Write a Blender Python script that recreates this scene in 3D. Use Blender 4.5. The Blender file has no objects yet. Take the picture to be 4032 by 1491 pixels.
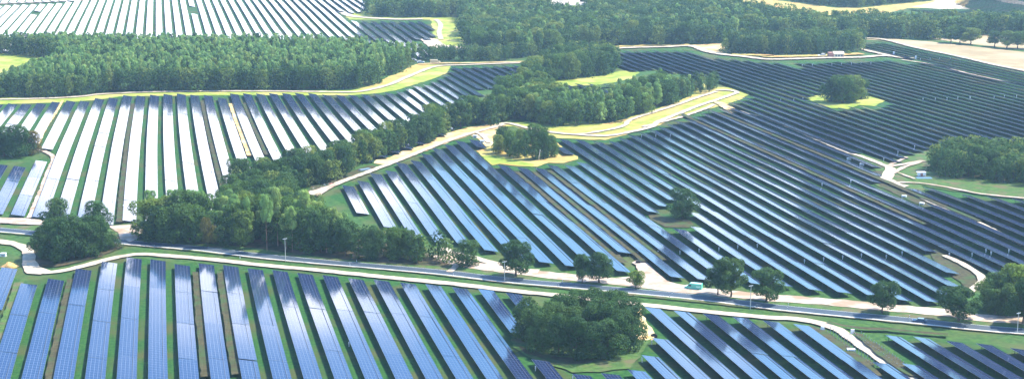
import bpy, math, random
import numpy as np
from mathutils import Vector, Matrix

# ------------------------------------------------------------------ camera, sky, sun, exposure
S = bpy.context.scene
COL = S.collection
R = math.radians
CAM_H = 140.0
PITCH = math.atan((476.5 + 342.0) / 3833.0)
cam = bpy.data.cameras.new('camera'); camo = bpy.data.objects.new('camera', cam); COL.objects.link(camo)
camo.location = (0, 0, CAM_H); camo.rotation_euler = (R(90) - PITCH, 0, 0)
cam.sensor_width = 36; cam.lens = 36 * 3833 / 2576.0; cam.clip_start = 1; cam.clip_end = 12000
S.camera = camo

SUN_AZ, SUN_EL = 68.0, 54.0       # degrees to the right of the view, and height
sl = bpy.data.lights.new('sun', 'SUN'); sl.energy = 4.9; sl.angle = R(0.5); sl.color = (1.0, 0.92, 0.76)
so = bpy.data.objects.new('sun', sl); COL.objects.link(so)
sdir = Vector((math.sin(R(SUN_AZ)) * math.cos(R(SUN_EL)), math.cos(R(SUN_AZ)) * math.cos(R(SUN_EL)), math.sin(R(SUN_EL))))
so.rotation_euler = sdir.to_track_quat('Z', 'Y').to_euler(); so.location = sdir * 3000

W = bpy.data.worlds.new('World'); S.world = W; W.use_nodes = True
nt = W.node_tree; N = nt.nodes; L = nt.links; N.clear()
def nd(t, **k):
    n = N.new(t)
    for a, b in k.items(): setattr(n, a, b)
    return n
sky = nd('ShaderNodeTexSky', sky_type='NISHITA'); sky.sun_disc = False
sky.sun_elevation = R(SUN_EL); sky.sun_rotation = R(SUN_AZ); sky.altitude = 100; sky.air_density = 1.3; sky.dust_density = 1.0
tc = nd('ShaderNodeTexCoord'); mp = nd('ShaderNodeMapping'); mp.inputs['Scale'].default_value = (1, 1, 2.6)
L.new(tc.outputs['Generated'], mp.inputs['Vector'])
no = nd('ShaderNodeTexNoise'); no.inputs['Scale'].default_value = 7.0; no.inputs['Detail'].default_value = 7; no.inputs['Roughness'].default_value = 0.52
L.new(mp.outputs[0], no.inputs['Vector'])
sp = nd('ShaderNodeSeparateXYZ'); L.new(tc.outputs['Generated'], sp.inputs[0])
def mth(op, a, b, clamp=False):
    m = nd('ShaderNodeMath', operation=op, use_clamp=clamp)
    for i, v in enumerate((a, b)):
        if isinstance(v, (int, float)): m.inputs[i].default_value = v
        elif v is not None: L.new(v, m.inputs[i])
    return m.outputs[0]
# clouds are banked up low and to the left, thin out higher up and to the right
low = nd('ShaderNodeMapRange'); low.inputs['From Min'].default_value = 0.258; low.inputs['From Max'].default_value = 0.230
low.inputs['To Min'].default_value = -0.36; low.inputs['To Max'].default_value = 0.11
L.new(mth('ADD', sp.outputs['Z'], mth('MULTIPLY', sp.outputs['X'], -0.10)), low.inputs['Value'])
azt = mth('ADD', mth('MULTIPLY', sp.outputs['X'], -2.2), -0.06)
azc = nd('ShaderNodeClamp'); L.new(azt, azc.inputs[0]); azc.inputs[1].default_value = -0.19; azc.inputs[2].default_value = 0.22
cov = mth('ADD', mth('ADD', no.outputs['Fac'], low.outputs[0]), azc.outputs[0])
hz = nd('ShaderNodeMapRange'); hz.inputs['From Min'].default_value = 0.10; hz.inputs['From Max'].default_value = 0.02; hz.inputs['To Min'].default_value = 0.0; hz.inputs['To Max'].default_value = 0.10
L.new(sp.outputs['Z'], hz.inputs['Value']); cov = mth('ADD', cov, hz.outputs[0])
rmp = nd('ShaderNodeMapRange', interpolation_type='SMOOTHSTEP'); rmp.inputs['From Min'].default_value = 0.50; rmp.inputs['From Max'].default_value = 0.64
L.new(cov, rmp.inputs['Value'])
CLOUD = 16.0
mx = nd('ShaderNodeMix', data_type='RGBA'); L.new(rmp.outputs[0], mx.inputs[0])
skb = nd('ShaderNodeMix', data_type='RGBA', blend_type='MULTIPLY'); skb.inputs[0].default_value = 1.0
L.new(sky.outputs[0], skb.inputs[6]); skb.inputs[7].default_value = (.56, .93, 1.30, 1)
L.new(skb.outputs[2], mx.inputs[6]); mx.inputs[7].default_value = (CLOUD, CLOUD, CLOUD * 1.04, 1)
bg = nd('ShaderNodeBackground'); bg.inputs[1].default_value = 0.125; L.new(mx.outputs[2], bg.inputs[0])
wo = nd('ShaderNodeOutputWorld'); L.new(bg.outputs[0], wo.inputs[0])

S.view_settings.view_transform = 'Standard'; S.view_settings.look = 'None'; S.view_settings.gamma = 1
S.view_settings.exposure = 1.04
S.cycles.max_bounces = 5; S.cycles.diffuse_bounces = 2; S.cycles.glossy_bounces = 2; S.cycles.volume_bounces = 0
S.cycles.transparent_max_bounces = 4; S.cycles.caustics_reflective = False; S.cycles.caustics_refractive = False

rnd = random.Random(7)
rng = np.random.default_rng(11)

# ------------------------------------------------------------------ photo point -> place on the ground
TL = {'F': (0, 0, .6389), 'Z1': (1500, 220, 3.4033), 'Z2': (1300, 600, 3.4033), 'Z3': (1750, 500, 3.4033), 'Z4': (1700, 780, 2.3825),
      'Z5': (2400, 150, 2.576), 'Z6': (1300, 0, 3.4033), 'R1': (2150, 500, 2.3833), 'R2': (3400, 650, 2.1171), 'R3': (2700, 350, 2.1175),
      'n': (0, 0, 1.0)}
for i, y in enumerate((0, 500, 991)):
    for j in range(4): TL['tmb'[i] + str(j + 1)] = (j * 1008, y, 1.9058)
def nat(t, x, y):
    o = TL[t]; return o[0] + x / o[2], o[1] + y / o[2]
def G(t, x, y, z=0.0):
    """world point at height z seen at this place of the photograph"""
    nx, ny = nat(t, x, y)
    cx = (nx - 2016.0) / 6000.0; cy = (745.5 - ny) / 6000.0
    c, s = math.cos(PITCH), math.sin(PITCH)
    d = (cx, c + cy * s, -s + cy * c)
    k = (CAM_H - z) / -d[2]
    return (d[0] * k, d[1] * k)
def PL(spec, z=0.0):
    """'b1 5,100 155,230 | b2 ..' -> list of world points"""
    out = []
    for part in spec.split('|'):
        w = part.split(); t = w[0]
        for q in w[1:]:
            a, b = q.split(','); out.append(G(t, float(a), float(b), z))
    return out
def inside(px, py, poly):
    px = np.asarray(px, float); py = np.asarray(py, float)
    r = np.zeros(px.shape, bool); n = len(poly); j = n - 1
    for i in range(n):
        xi, yi = poly[i]; xj, yj = poly[j]
        if yi != yj:
            c = ((yi > py) != (yj > py)) & (px < (xj - xi) * (py - yi) / (yj - yi) + xi)
            r ^= c
        j = i
    return r

# ------------------------------------------------------------------ materials
def new_mat(name):
    m = bpy.data.materials.new(name); m.use_nodes = True
    return m, m.node_tree.nodes, m.node_tree.links, m.node_tree.nodes['Principled BSDF']
def speckle(name, c1, c2, scale=0.3, rough=0.9, c3=None, s2=None, detail=5, bump=0.0, lo=.41, hi=.59, spec=.2):
    """two or three colours mixed by noise laid out in world metres"""
    m, n, l, p = new_mat(name)
    g = n.new('ShaderNodeNewGeometry')
    a = n.new('ShaderNodeTexNoise'); a.inputs['Scale'].default_value = scale; a.inputs['Detail'].default_value = detail; a.inputs['Roughness'].default_value = .62
    l.new(g.outputs['Position'], a.inputs['Vector'])
    r = n.new('ShaderNodeMapRange'); r.inputs['From Min'].default_value = lo; r.inputs['From Max'].default_value = hi; l.new(a.outputs['Fac'], r.inputs['Value'])
    x = n.new('ShaderNodeMix'); x.data_type = 'RGBA'; l.new(r.outputs[0], x.inputs[0]); x.inputs[6].default_value = (*c1, 1); x.inputs[7].default_value = (*c2, 1)
    out = x.outputs[2]
    if c3:
        b = n.new('ShaderNodeTexNoise'); b.inputs['Scale'].default_value = s2 or scale * .15; b.inputs['Detail'].default_value = 4
        l.new(g.outputs['Position'], b.inputs['Vector'])
        r2 = n.new('ShaderNodeMapRange'); r2.inputs['From Min'].default_value = .48; r2.inputs['From Max'].default_value = .64; l.new(b.outputs['Fac'], r2.inputs['Value'])
        y = n.new('ShaderNodeMix'); y.data_type = 'RGBA'; l.new(r2.outputs[0], y.inputs[0]); l.new(out, y.inputs[6]); y.inputs[7].default_value = (*c3, 1)
        out = y.outputs[2]
    l.new(out, p.inputs['Base Color']); p.inputs['Roughness'].default_value = rough
    p.inputs['Specular IOR Level'].default_value = spec
    if bump:
        bp = n.new('ShaderNodeBump'); bp.inputs['Strength'].default_value = bump; bp.inputs['Distance'].default_value = .3
        l.new(a.outputs['Fac'], bp.inputs['Height']); l.new(bp.outputs[0], p.inputs['Normal'])
    return m
def plain(name, c, rough=.6, metal=0.0, spec=.5, emit=None):
    m, n, l, p = new_mat(name)
    g = n.new('ShaderNodeNewGeometry'); a = n.new('ShaderNodeTexNoise'); a.inputs['Scale'].default_value = 1.7; l.new(g.outputs['Position'], a.inputs['Vector'])
    x = n.new('ShaderNodeMix'); x.data_type = 'RGBA'; l.new(a.outputs['Fac'], x.inputs[0])
    x.inputs[6].default_value = (*[v * .9 for v in c], 1); x.inputs[7].default_value = (*[min(1, v * 1.1) for v in c], 1)
    l.new(x.outputs[2], p.inputs['Base Color']); p.inputs['Roughness'].default_value = rough; p.inputs['Metallic'].default_value = metal
    p.inputs['Specular IOR Level'].default_value = spec
    return m

M = {}
M['grass'] = speckle('meadow_grass', (.028, .084, .018), (.058, .132, .026), .45, c3=(.085, .105, .034), s2=.05, bump=.5)
M['field'] = speckle('field_grass', (.013, .074, .014), (.034, .112, .018), .7, c3=(.068, .080, .024), s2=.05, bump=.5)
M['lime'] = speckle('lime_meadow', (.20, .28, .035), (.33, .36, .06), .12, c3=(.44, .38, .12), s2=.05)  # lime to yellow-green grass, the meadow's own colour
M['straw'] = speckle('dry_grass', (.38, .31, .08), (.50, .39, .13), .15, c3=(.48, .27, .09), s2=.07)
M['gold'] = speckle('yellow_green_meadow', (.25, .29, .045), (.38, .36, .08), .14, c3=(.46, .34, .12), s2=.06)
M['orange'] = speckle('bare_orange_soil', (.50, .30, .11), (.62, .44, .20), .25, c3=(.66, .52, .30), s2=.08)
M['sand'] = speckle('pale_sand_track', (.46, .38, .28), (.58, .49, .37), .5, c3=(.44, .34, .26), s2=.15)
M['pink'] = speckle('pinkish_sand', (.42, .32, .25), (.56, .45, .38), .45, c3=(.34, .24, .16), s2=.11)
M['verge'] = speckle('verge_grass', (.050, .105, .026), (.080, .150, .032), .5, c3=(.125, .115, .055), s2=.14, bump=.5)
M['brown'] = speckle('brown_stubble', (.050, .046, .022), (.085, .074, .034), .6, c3=(.048, .085, .026), s2=.15)
M['woodfloor'] = speckle('woodland_floor', (.035, .045, .016), (.080, .065, .034), .3, c3=(.13, .09, .05), s2=.12)  # dark olive and brown ground beneath the woods
M['tan'] = speckle('harvested_field', (.32, .24, .13), (.40, .305, .175), .05, c3=(.45, .35, .22), s2=.015)
M['asphalt'] = speckle('asphalt', (.030, .050, .075), (.042, .064, .092), .6, rough=.7, c3=(.052, .072, .096), s2=.07, spec=.5)
M['line'] = plain('road_paint', (.72, .74, .72), .6)
M['white'] = plain('white_metal', (.80, .82, .84), .4)
M['steel'] = plain('galvanised_steel', (.34, .36, .38), .5, .2)
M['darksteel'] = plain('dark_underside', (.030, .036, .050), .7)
M['pole'] = plain('concrete_pole', (.50, .50, .46), .8)
M['glass'] = plain('vehicle_glass', (.02, .05, .07), .08)
M['tyre'] = plain('tyre_rubber', (.02, .02, .022), .9)
M['mint'] = plain('mint_green_paint', (.13, .56, .42), .35)
M['mintl'] = plain('pale_mint_paint', (.45, .80, .70), .35)
M['navy'] = plain('dark_blue_paint', (.022, .060, .13), .25)
M['bluegrey'] = plain('blue_grey_paint', (.26, .36, .48), .22)
M['cream'] = plain('cream_paint', (.56, .50, .34), .6)
M['brick'] = plain('red_brick', (.42, .20, .16), .8)
M['roof'] = plain('pale_roof', (.74, .62, .52), .7)
M['bark'] = speckle('bark', (.070, .055, .042), (.13, .10, .08), 2.0)
M['pinebark'] = speckle('pine_bark', (.22, .12, .085), (.34, .22, .16), 1.0)
M['birch'] = plain('pale_bark', (.62, .58, .52), .8)
M['rock'] = speckle('rubble', (.20, .20, .20), (.42, .40, .38), .8)
M['pile'] = speckle('orange_sand_pile', (.52, .30, .10), (.66, .42, .17), .8)
M['blue'] = plain('blue_tarp', (.10, .22, .42), .5)

# glass of the solar modules: dark cells behind glass, thin aluminium frames
def panel_mat():
    m, n, l, p = new_mat('solar_glass')
    uv = n.new('ShaderNodeUVMap'); uv.uv_map = 'uv'
    s = n.new('ShaderNodeSeparateXYZ'); l.new(uv.outputs[0], s.inputs[0])
    def mm(op, a, b):
        q = n.new('ShaderNodeMath'); q.operation = op
        for i, v in enumerate((a, b)):
            if isinstance(v, (int, float)): q.inputs[i].default_value = v
            else: l.new(v, q.inputs[i])
        return q.outputs[0]
    def lines(v, period, width):
        f = mm('FRACT', mm('DIVIDE', v, period), 0)
        return mm('MAXIMUM', mm('LESS_THAN', f, width / period), mm('GREATER_THAN', f, 1 - width / period))
    fr = mm('MAXIMUM', lines(s.outputs[0], 1.08, .035), lines(s.outputs[1], 2.2, .05))
    cell = mm('MAXIMUM', lines(s.outputs[0], .54, .02), lines(s.outputs[1], 1.1, .03))
    x = n.new('ShaderNodeMix'); x.data_type = 'RGBA'; l.new(cell, x.inputs[0]); x.inputs[6].default_value = (.010, .022, .078, 1); x.inputs[7].default_value = (.040, .066, .15, 1)
    y = n.new('ShaderNodeMix'); y.data_type = 'RGBA'; l.new(fr, y.inputs[0]); l.new(x.outputs[2], y.inputs[6]); y.inputs[7].default_value = (.16, .19, .26, 1)
    l.new(y.outputs[2], p.inputs['Base Color'])
    p.inputs['Roughness'].default_value = .105; p.inputs['IOR'].default_value = 1.74
    g = n.new('ShaderNodeNewGeometry'); a = n.new('ShaderNodeTexNoise'); a.inputs['Scale'].default_value = .22; a.inputs['Detail'].default_value = 2
    l.new(g.outputs['Position'], a.inputs['Vector'])
    bp = n.new('ShaderNodeBump'); bp.inputs['Strength'].default_value = .05; bp.inputs['Distance'].default_value = .12
    l.new(a.outputs['Fac'], bp.inputs['Height']); l.new(bp.outputs[0], p.inputs['Normal'])
    return m
M['panel'] = panel_mat()

def leaf_mat(name, c1, c2, c3, attr=False):
    m, n, l, p = new_mat(name)
    if attr:
        a = n.new('ShaderNodeAttribute'); a.attribute_name = 'tint'; rv = a.outputs['Fac']
    else:
        a = n.new('ShaderNodeObjectInfo'); rv = a.outputs['Random']
    g = n.new('ShaderNodeNewGeometry')
    t = n.new('ShaderNodeTexNoise'); t.inputs['Scale'].default_value = .45; t.inputs['Detail'].default_value = 4; l.new(g.outputs['Position'], t.inputs['Vector'])
    cr = n.new('ShaderNodeValToRGB'); e = cr.color_ramp.elements
    e[0].position = 0; e[0].color = (*c1, 1); e[1].position = .62; e[1].color = (*c2, 1); q = cr.color_ramp.elements.new(1.0); q.color = (*c3, 1)
    l.new(rv, cr.inputs[0])
    r = n.new('ShaderNodeMapRange'); r.inputs['From Min'].default_value = .35; r.inputs['From Max'].default_value = .65; r.inputs['To Min'].default_value = .66; r.inputs['To Max'].default_value = 1.34
    l.new(t.outputs['Fac'], r.inputs['Value'])
    ml = n.new('ShaderNodeVectorMath'); ml.operation = 'SCALE'; l.new(cr.outputs[0], ml.inputs[0]); l.new(r.outputs[0], ml.inputs['Scale'])
    l.new(ml.outputs[0], p.inputs['Base Color']); p.inputs['Roughness'].default_value = .7; p.inputs['Specular IOR Level'].default_value = .15
    tr = n.new('ShaderNodeBsdfTranslucent'); l.new(ml.outputs[0], tr.inputs[0])
    ms = n.new('ShaderNodeMixShader'); ms.inputs[0].default_value = .38; l.new(p.outputs[0], ms.inputs[1]); l.new(tr.outputs[0], ms.inputs[2])
    l.new(ms.outputs[0], n['Material Output'].inputs[0])
    return m
LB = ((.056, .125, .028), (.110, .205, .040), (.240, .290, .055))
LP = ((.180, .320, .095), (.270, .430, .125), (.380, .480, .140))
M['leafB'] = leaf_mat('broadleaf_foliage', *LB); M['leafP'] = leaf_mat('pine_foliage', *LP)
M['leafBs'] = leaf_mat('broadleaf_foliage_far', (.044, .104, .030), (.085, .165, .040), (.210, .265, .055), attr=True); M['leafPs'] = leaf_mat('pine_foliage_far', *LP, attr=True)
M['leafD'] = leaf_mat('dark_oak_foliage', (.044, .104, .030), (.064, .136, .036), (.090, .165, .042))
M['leafY'] = leaf_mat('yellow_green_foliage', (.16, .26, .035), (.22, .31, .05), (.26, .30, .06))
M['leafO'] = leaf_mat('autumn_foliage', (.12, .13, .035), (.17, .15, .04), (.22, .17, .05))

# ------------------------------------------------------------------ object helpers
def tag(o, label=None, cat=None, group=None, kind=None):
    if label: o['label'] = label
    if cat: o['category'] = cat
    if group: o['group'] = group
    if kind: o['kind'] = kind
    return o
def link(name, me, parent=None):
    o = bpy.data.objects.new(name, me); COL.objects.link(o)
    if parent: o.parent = parent
    return o
def empty(name, x, y, z=0, rz=0):
    o = bpy.data.objects.new(name, None); COL.objects.link(o); o.location = (x, y, z); o.rotation_euler = (0, 0, rz); o.empty_display_size = .5
    return o
class MB:
    def __init__(s): s.v = []; s.f = []
    def add(s, vs, fs):
        b = len(s.v); s.v += [tuple(v) for v in vs]; s.f += [tuple(i + b for i in f) for f in fs]; return s
    def box(s, x0, x1, y0, y1, z0, z1, tp=0, tpy=None):
        tpy = tp if tpy is None else tpy
        return s.add([(x0, y0, z0), (x1, y0, z0), (x1, y1, z0), (x0, y1, z0), (x0 + tp, y0 + tpy, z1), (x1 - tp, y0 + tpy, z1), (x1 - tp, y1 - tpy, z1), (x0 + tp, y1 - tpy, z1)],
                     [(0, 3, 2, 1), (4, 5, 6, 7), (0, 1, 5, 4), (1, 2, 6, 5), (2, 3, 7, 6), (3, 0, 4, 7)])
    def tube(s, pts, rads, n=8, cap=True):
        rings = []
        for i, (p, r) in enumerate(zip(pts, rads)):
            p = Vector(p); a = Vector(pts[max(0, i - 1)]); b = Vector(pts[min(len(pts) - 1, i + 1)]); d = (b - a).normalized()
            u = d.cross(Vector((0, 1, 0.01))).normalized(); w = d.cross(u)
            rings.append([p + (u * math.cos(2 * math.pi * k / n) + w * math.sin(2 * math.pi * k / n)) * r for k in range(n)])
        vs = [v for r_ in rings for v in r_]; fs = []
        for i in range(len(rings) - 1):
            for k in range(n): fs.append((i * n + k, i * n + (k + 1) % n, (i + 1) * n + (k + 1) % n, (i + 1) * n + k))
        if cap: fs.append(tuple(range(n))[::-1]); fs.append(tuple((len(rings) - 1) * n + k for k in range(n)))
        return s.add(vs, fs)
    def prism(s, prof, y0, y1):
        """side profile (x,z) pushed along y"""
        n = len(prof)
        vs = [(x, y0, z) for x, z in prof] + [(x, y1, z) for x, z in prof]
        fs = [tuple(range(n)), tuple(range(2 * n - 1, n - 1, -1))] + [(i, i + n, (i + 1) % n + n, (i + 1) % n) for i in range(n)]
        return s.add(vs, fs)
    def wheel(s, x, y, z, r, w, n=14):
        vs = []; 
        for yy in (y - w / 2, y + w / 2): vs += [(x + r * math.cos(2 * math.pi * k / n), yy, z + r * math.sin(2 * math.pi * k / n)) for k in range(n)]
        return s.add(vs, [tuple(range(n))[::-1], tuple(range(n, 2 * n))] + [(k, (k + 1) % n, (k + 1) % n + n, k + n) for k in range(n)])
    def mesh(s, name, mat, smooth=False):
        me = bpy.data.meshes.new(name); me.from_pydata(s.v, [], s.f); me.materials.append(mat)
        if smooth: me.polygons.foreach_set('use_smooth', [True] * len(me.polygons))
        me.update(); return me
    def build(s, name, mat, parent=None, bev=0.0, smooth=False):
        o = link(name, s.mesh(name, mat, smooth), parent)
        if bev:
            b = o.modifiers.new('bevel', 'BEVEL'); b.width = bev; b.segments = 2; b.limit_method = 'ANGLE'
        return o

# ------------------------------------------------------------------ ground, tracks, road
ZL = [0.0]
def layer():
    ZL[0] += .012; return ZL[0]
def ragged(poly, step=3.0, amp=.5):
    out = []; n = len(poly)
    for i in range(n):
        a = Vector(poly[i]); b = Vector(poly[(i + 1) % n]); d = b - a; m = max(1, int(d.length / step)); 
        nn = Vector((-d.y, d.x)).normalized() if d.length > 0 else Vector((0, 0))
        for k in range(m):
            p = a + d * (k / m); out.append(tuple(p + nn * rnd.uniform(-amp, amp)))
    return out
def sheet(name, spec, mat, amp=.6, step=3.0, poly=None):
    poly = ragged(poly or PL(spec), step, amp); z = layer()
    from mathutils.geometry import tessellate_polygon
    vs = [Vector((x, y, z)) for x, y in poly]; fs = tessellate_polygon([vs])
    up = []
    for f in fs:
        a, b, c = [vs[i] for i in f]
        up.append(f if (b - a).cross(c - a).z > 0 else f[::-1])
    me = bpy.data.meshes.new(name); me.from_pydata([tuple(v) for v in vs], [], up); me.materials.append(mat)
    return tag(link(name, me), kind='structure')
def smooth_path(pts, step=2.5):
    """Catmull-Rom through the traced points"""
    P = [Vector(p) for p in pts]; P = [P[0] * 2 - P[1]] + P + [P[-1] * 2 - P[-2]]; out = []
    for i in range(1, len(P) - 2):
        m = max(1, int((P[i + 1] - P[i]).length / step))
        for k in range(m):
            t = k / m
            out.append(.5 * ((2 * P[i]) + (P[i + 1] - P[i - 1]) * t + (2 * P[i - 1] - 5 * P[i] + 4 * P[i + 1] - P[i + 2]) * t * t + (3 * P[i] - P[i - 1] - 3 * P[i + 1] + P[i + 2]) * t ** 3))
    out.append(P[-2]); return out
def ribbon(name, pts, w0, mat, off=0.0, amp=.18, w1=None, z=None, taper=None):
    C = smooth_path(pts); z = layer() if z is None else z; vs = []; fs = []; n = len(C)
    for i, p in enumerate(C):
        a = C[max(0, i - 1)]; b = C[min(n - 1, i + 1)]; d = (b - a).normalized(); q = Vector((d.y, -d.x))
        w = w0 if w1 is None else w0 + (w1 - w0) * i / (n - 1)
        l_ = p + q * (off - w / 2 + rnd.uniform(-amp, amp)); r_ = p + q * (off + w / 2 + rnd.uniform(-amp, amp))
        vs += [(l_.x, l_.y, z), (r_.x, r_.y, z)]
        if i: k = 2 * i; fs.append((k - 2, k - 1, k + 1, k))
    me = bpy.data.meshes.new(name); me.from_pydata(vs, [], fs); me.materials.append(mat)
    return tag(link(name, me), kind='structure')

gm = MB()
XS = [-5000, -1200, -600, 0, 600, 1200, 5000]; YS = [-800, 200, 600, 1200, 2000, 4000, 9000]
gm.add([(x, y, 0) for y in YS for x in XS], [(j * 7 + i, j * 7 + i + 1, (j + 1) * 7 + i + 1, (j + 1) * 7 + i) for j in range(6) for i in range(6)])
tag(gm.build('ground', M['grass']), kind='structure')

FRONT = 'b1 -500,60 -200,60 5,100 155,230 360,195 568,118 762,65 945,30 1125,50 1310,85 1490,78 1675,92 1860,112 | b2 128,128 315,148 503,165 695,188 885,203 1083,228 1272,240 1470,262 1665,278 1865,305 | b3 205,385 250,430 60,450 -10,600 20,700 175,825 460,910 670,905 880,880 975,770 1050,640 930,480 975,415 1200,440 1425,465 1640,490 1865,520 | b4 170,540 300,600 740,800 770,820 1010,850 865,612 870,620 1095,635 1335,665 1580,685 1820,715 2060,745 2300,775 2300,1120 | b1 -700,1120'
FIELD2 = 't1 -300,775 -130,770 -20,770 85,770 185,770 285,765 395,757 500,747 605,750 712,732 810,730 915,710 1010,715 1118,710 1215,705 1315,700 1417,710 1515,710 1620,735 1725,700 1825,700 | t2 0,700 103,697 205,697 305,695 405,697 510,710 610,710 712,710 800,705 890,700 | Z1 70,483 225,465 320,425 400,395 560,380 645,335 730,300 815,258 915,230 880,190 925,140 1065,138 1200,130 1330,130 1470,125 1610,122 1745,118 1880,115 1960,112 1850,162 1805,212 1735,252 1670,300 1590,345 1540,370 1425,430 1300,425 1285,525 1000,800 | m2 1400,40 1100,160 900,225 740,265 300,330 | m1 1900,560 1500,640 1100,700 918,690 750,715 600,700 440,690 270,670 115,655 -50,640 -200,640 -200,275 -60,275 105,290 262,250 340,225 370,215 300,150 200,140 0,60 -200,60'
CENTRE = 'Z2 105,440 330,395 500,275 715,245 865,130 1060,110 1210,20 | m2 1325,155 | Z3 0,235 145,180 330,160 455,285 500,400 650,500 735,505 985,535 1240,545 1390,490 1620,505 1780,455 1800,440 1700,370 1650,368 1480,300 1450,200 1530,150 1770,165 2000,180 | R1 595,130 690,90 775,65 870,45 945,20 | Z5 470,900 570,870 640,840 740,825 830,800 890,770 950,740 1010,712 1200,735 1170,660 1250,640 1320,610 1390,590 1430,575 1250,510 1000,420 600,340 430,305 320,315 230,325 50,300 -100,150 60,120 155,128 245,124 350,124 430,122 545,125 650,122 750,124 840,125 870,155 1000,195 1075,190 1210,205 1370,215 1530,230 1680,238 1830,275 1930,288 1850,240 2061,232 | t4 250,470 480,450 650,455 860,440 1100,475 1125,445 950,415 830,400 700,365 690,320 840,310 1100,365 1400,425 1700,495 1921,540 2200,600 | m4 2200,1100 | b4 2200,130 2000,120 1800,140 1680,190 1450,90 1290,0 1180,-10 1250,70 1400,210 1345,262 1270,330 1170,385 1010,365 745,330 520,310 300,290 110,262 | b3 1760,238 1560,225 1400,212 1200,195 | Z4 1750,510 1740,690 1480,640 1285,640 1045,610 780,560 510,495 255,420 | m2 1350,860 1100,800 850,700 560,520'
HOLES_C = ['m3 1010,640 1120,580 1190,530 1320,620 1340,745 1190,765 1130,750 1080,700',
           't4 255,740 330,700 700,690 760,715 900,760 800,800 680,795 500,810 380,790',
           'm4 560,180 640,185 890,275 930,255 1050,190 1190,155 1290,145 1400,95 1921,105 2300,120 2300,580 1921,545 1693,524 1522,515 1400,490 1229,448 1050,440 1020,460 1257,619 1180,615 900,480 770,390 758,379 830,345 780,290 600,210']
NORTHWEST = 't1 -300,50 -50,42 200,34 430,24 560,0 600,-40 | t2 500,-40 | Z6 600,-10 560,45 500,122 400,145 330,180 170,155 90,152 130,200 255,275 345,280 440,283 560,283 670,283 790,283 905,285 1030,283 1130,280 1220,275 1300,290 1345,360 1330,440 1375,520 1250,525 1120,525 1230,640 1400,720 | t2 1150,450 700,395 | t1 1921,385 0,378 -300,378'
HOLES_E = ['t1 220,108 262,78 300,82 275,112', 't1 1398,105 1400,42 1445,42 1485,98']
FAREAST = 't4 1050,60 1200,66 1400,72 1520,66 1450,40 1390,22 1450,-10 1500,-60 2300,-60 2300,150 1300,150'
CLEARING = 't3 375,628 460,625 545,625 640,625 700,636 720,700 470,700'
FARNORTH = 't1 -200,24 60,18 300,12 520,2 520,-60 -200,-60'
def rowfield(name, spec, amp=1.0): return sheet(name, spec, M['field'], amp)
rowfield('field_front', FRONT); rowfield('field_west', FIELD2); rowfield('field_centre', CENTRE)
rowfield('field_northwest', NORTHWEST); rowfield('field_east', FAREAST); rowfield('field_north', FARNORTH)
sheet('harvested_field', 't4 640,300 840,287 1200,312 1500,345 1921,392 2400,450 2400,640 1921,535 1700,490 1400,420 1100,360 860,302', M['tan'])
sheet('harvested_field', 't4 1230,290 1600,262 1700,262 1921,300 2300,330 2300,420 1921,375 1500,330', M['tan'])
sheet('meadow_northeast', 't4 -400,-60 0,0 170,15 500,60 680,62 1230,8 1400,-60 1600,-60 1480,40 1480,66 1050,62 900,100 740,110 400,125 0,60 -400,-10', M['straw'], 2)
sheet('sandy_ground', 't4 1080,52 1250,20 1240,-20 1420,-20 1400,20 1480,58 1520,66 1300,70 1180,60', M['sand'], 1.5)
sheet('sandy_ground', 't4 1680,-20 1800,-20 1950,25 1950,45 1820,25 1700,5', M['sand'], 1)
sheet('brown_field', 't3 1330,340 1620,325 1640,392 1440,395', M['orange'])
sheet('meadow_west', 't1 -300,380 0,398 330,430 170,482 90,522 0,552 -300,570', M['lime'], 1.2)
sheet('meadow_north', 't2 600,70 700,60 860,60 880,130 1390,135 1540,135 1565,345 1600,372 1480,400 1340,330 1310,150 860,150 700,150 640,100', M['lime'], 1)
sheet('meadow_strip', 't1 -300,740 0,738 400,728 640,722 800,698 1100,688 1921,684 | t2 700,682 780,668 880,640 1000,575 1060,556 1160,500 1210,482 1460,492 1440,545 1340,590 1180,640 1050,680 900,704 700,718 | t1 1921,716 1100,722 900,728 700,755 500,770 0,785 -300,785', M['lime'], .5)
sheet('dry_strip', 't2 780,668 880,640 1000,575 1060,556 1160,500 1210,482 1300,490 1250,520 1100,580 1000,630 850,680', M['straw'], .5)
sheet('wood_clearing', 't3 250,625 300,600 560,583 700,568 800,535 900,530 960,545 900,590 770,620 640,640 400,650 260,650', M['lime'], .8)
sheet('dry_meadow', 't3 1400,620 1530,655 1640,660 1785,705 1700,755 1560,800 1400,835 1200,905 1000,960 | m3 700,100 500,92 330,85 150,30 0,0 | m2 1700,0 1860,-25 | t3 0,930 100,915 300,935 720,930 1000,850 1350,725', M['gold'], .8)
ribbon('dry_strip', PL('m3 260,35 500,30 | t3 760,925 1000,868 1200,795 1350,735 1500,690'), 5.0, M['straw'], amp=.9)
ribbon('dry_strip', PL('m3 480,88 700,88 | t3 1050,950 1220,890 1420,825 1560,790'), 3.0, M['straw'], amp=.7)
sheet('lime_patch', 't3 -20,915 100,920 330,945 400,953 | m3 260,25 150,18 0,0', M['lime'], .6)
sheet('bare_soil', 'm2 880,275 900,250 1000,232 1100,182 1250,142 1400,60 1600,5 1800,-20 1880,0 1800,20 1600,66 1400,135 1200,215 1000,290', M['orange'], .4)
sheet('bare_soil', 'Z3 360,130 620,30 700,60 640,260 560,270 420,140', M['orange'], .4)
sheet('grove_meadow', 'Z3 430,330 640,260 900,230 1500,200 1650,340 1780,400 1790,440 1600,490 1390,485 1240,540 980,530 740,500 640,520 500,400', M['straw'], .4)
sheet('lime_patch', 'Z3 490,395 700,390 850,430 1200,500 1180,540 980,520 740,495 650,515', M['lime'], .4)
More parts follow.
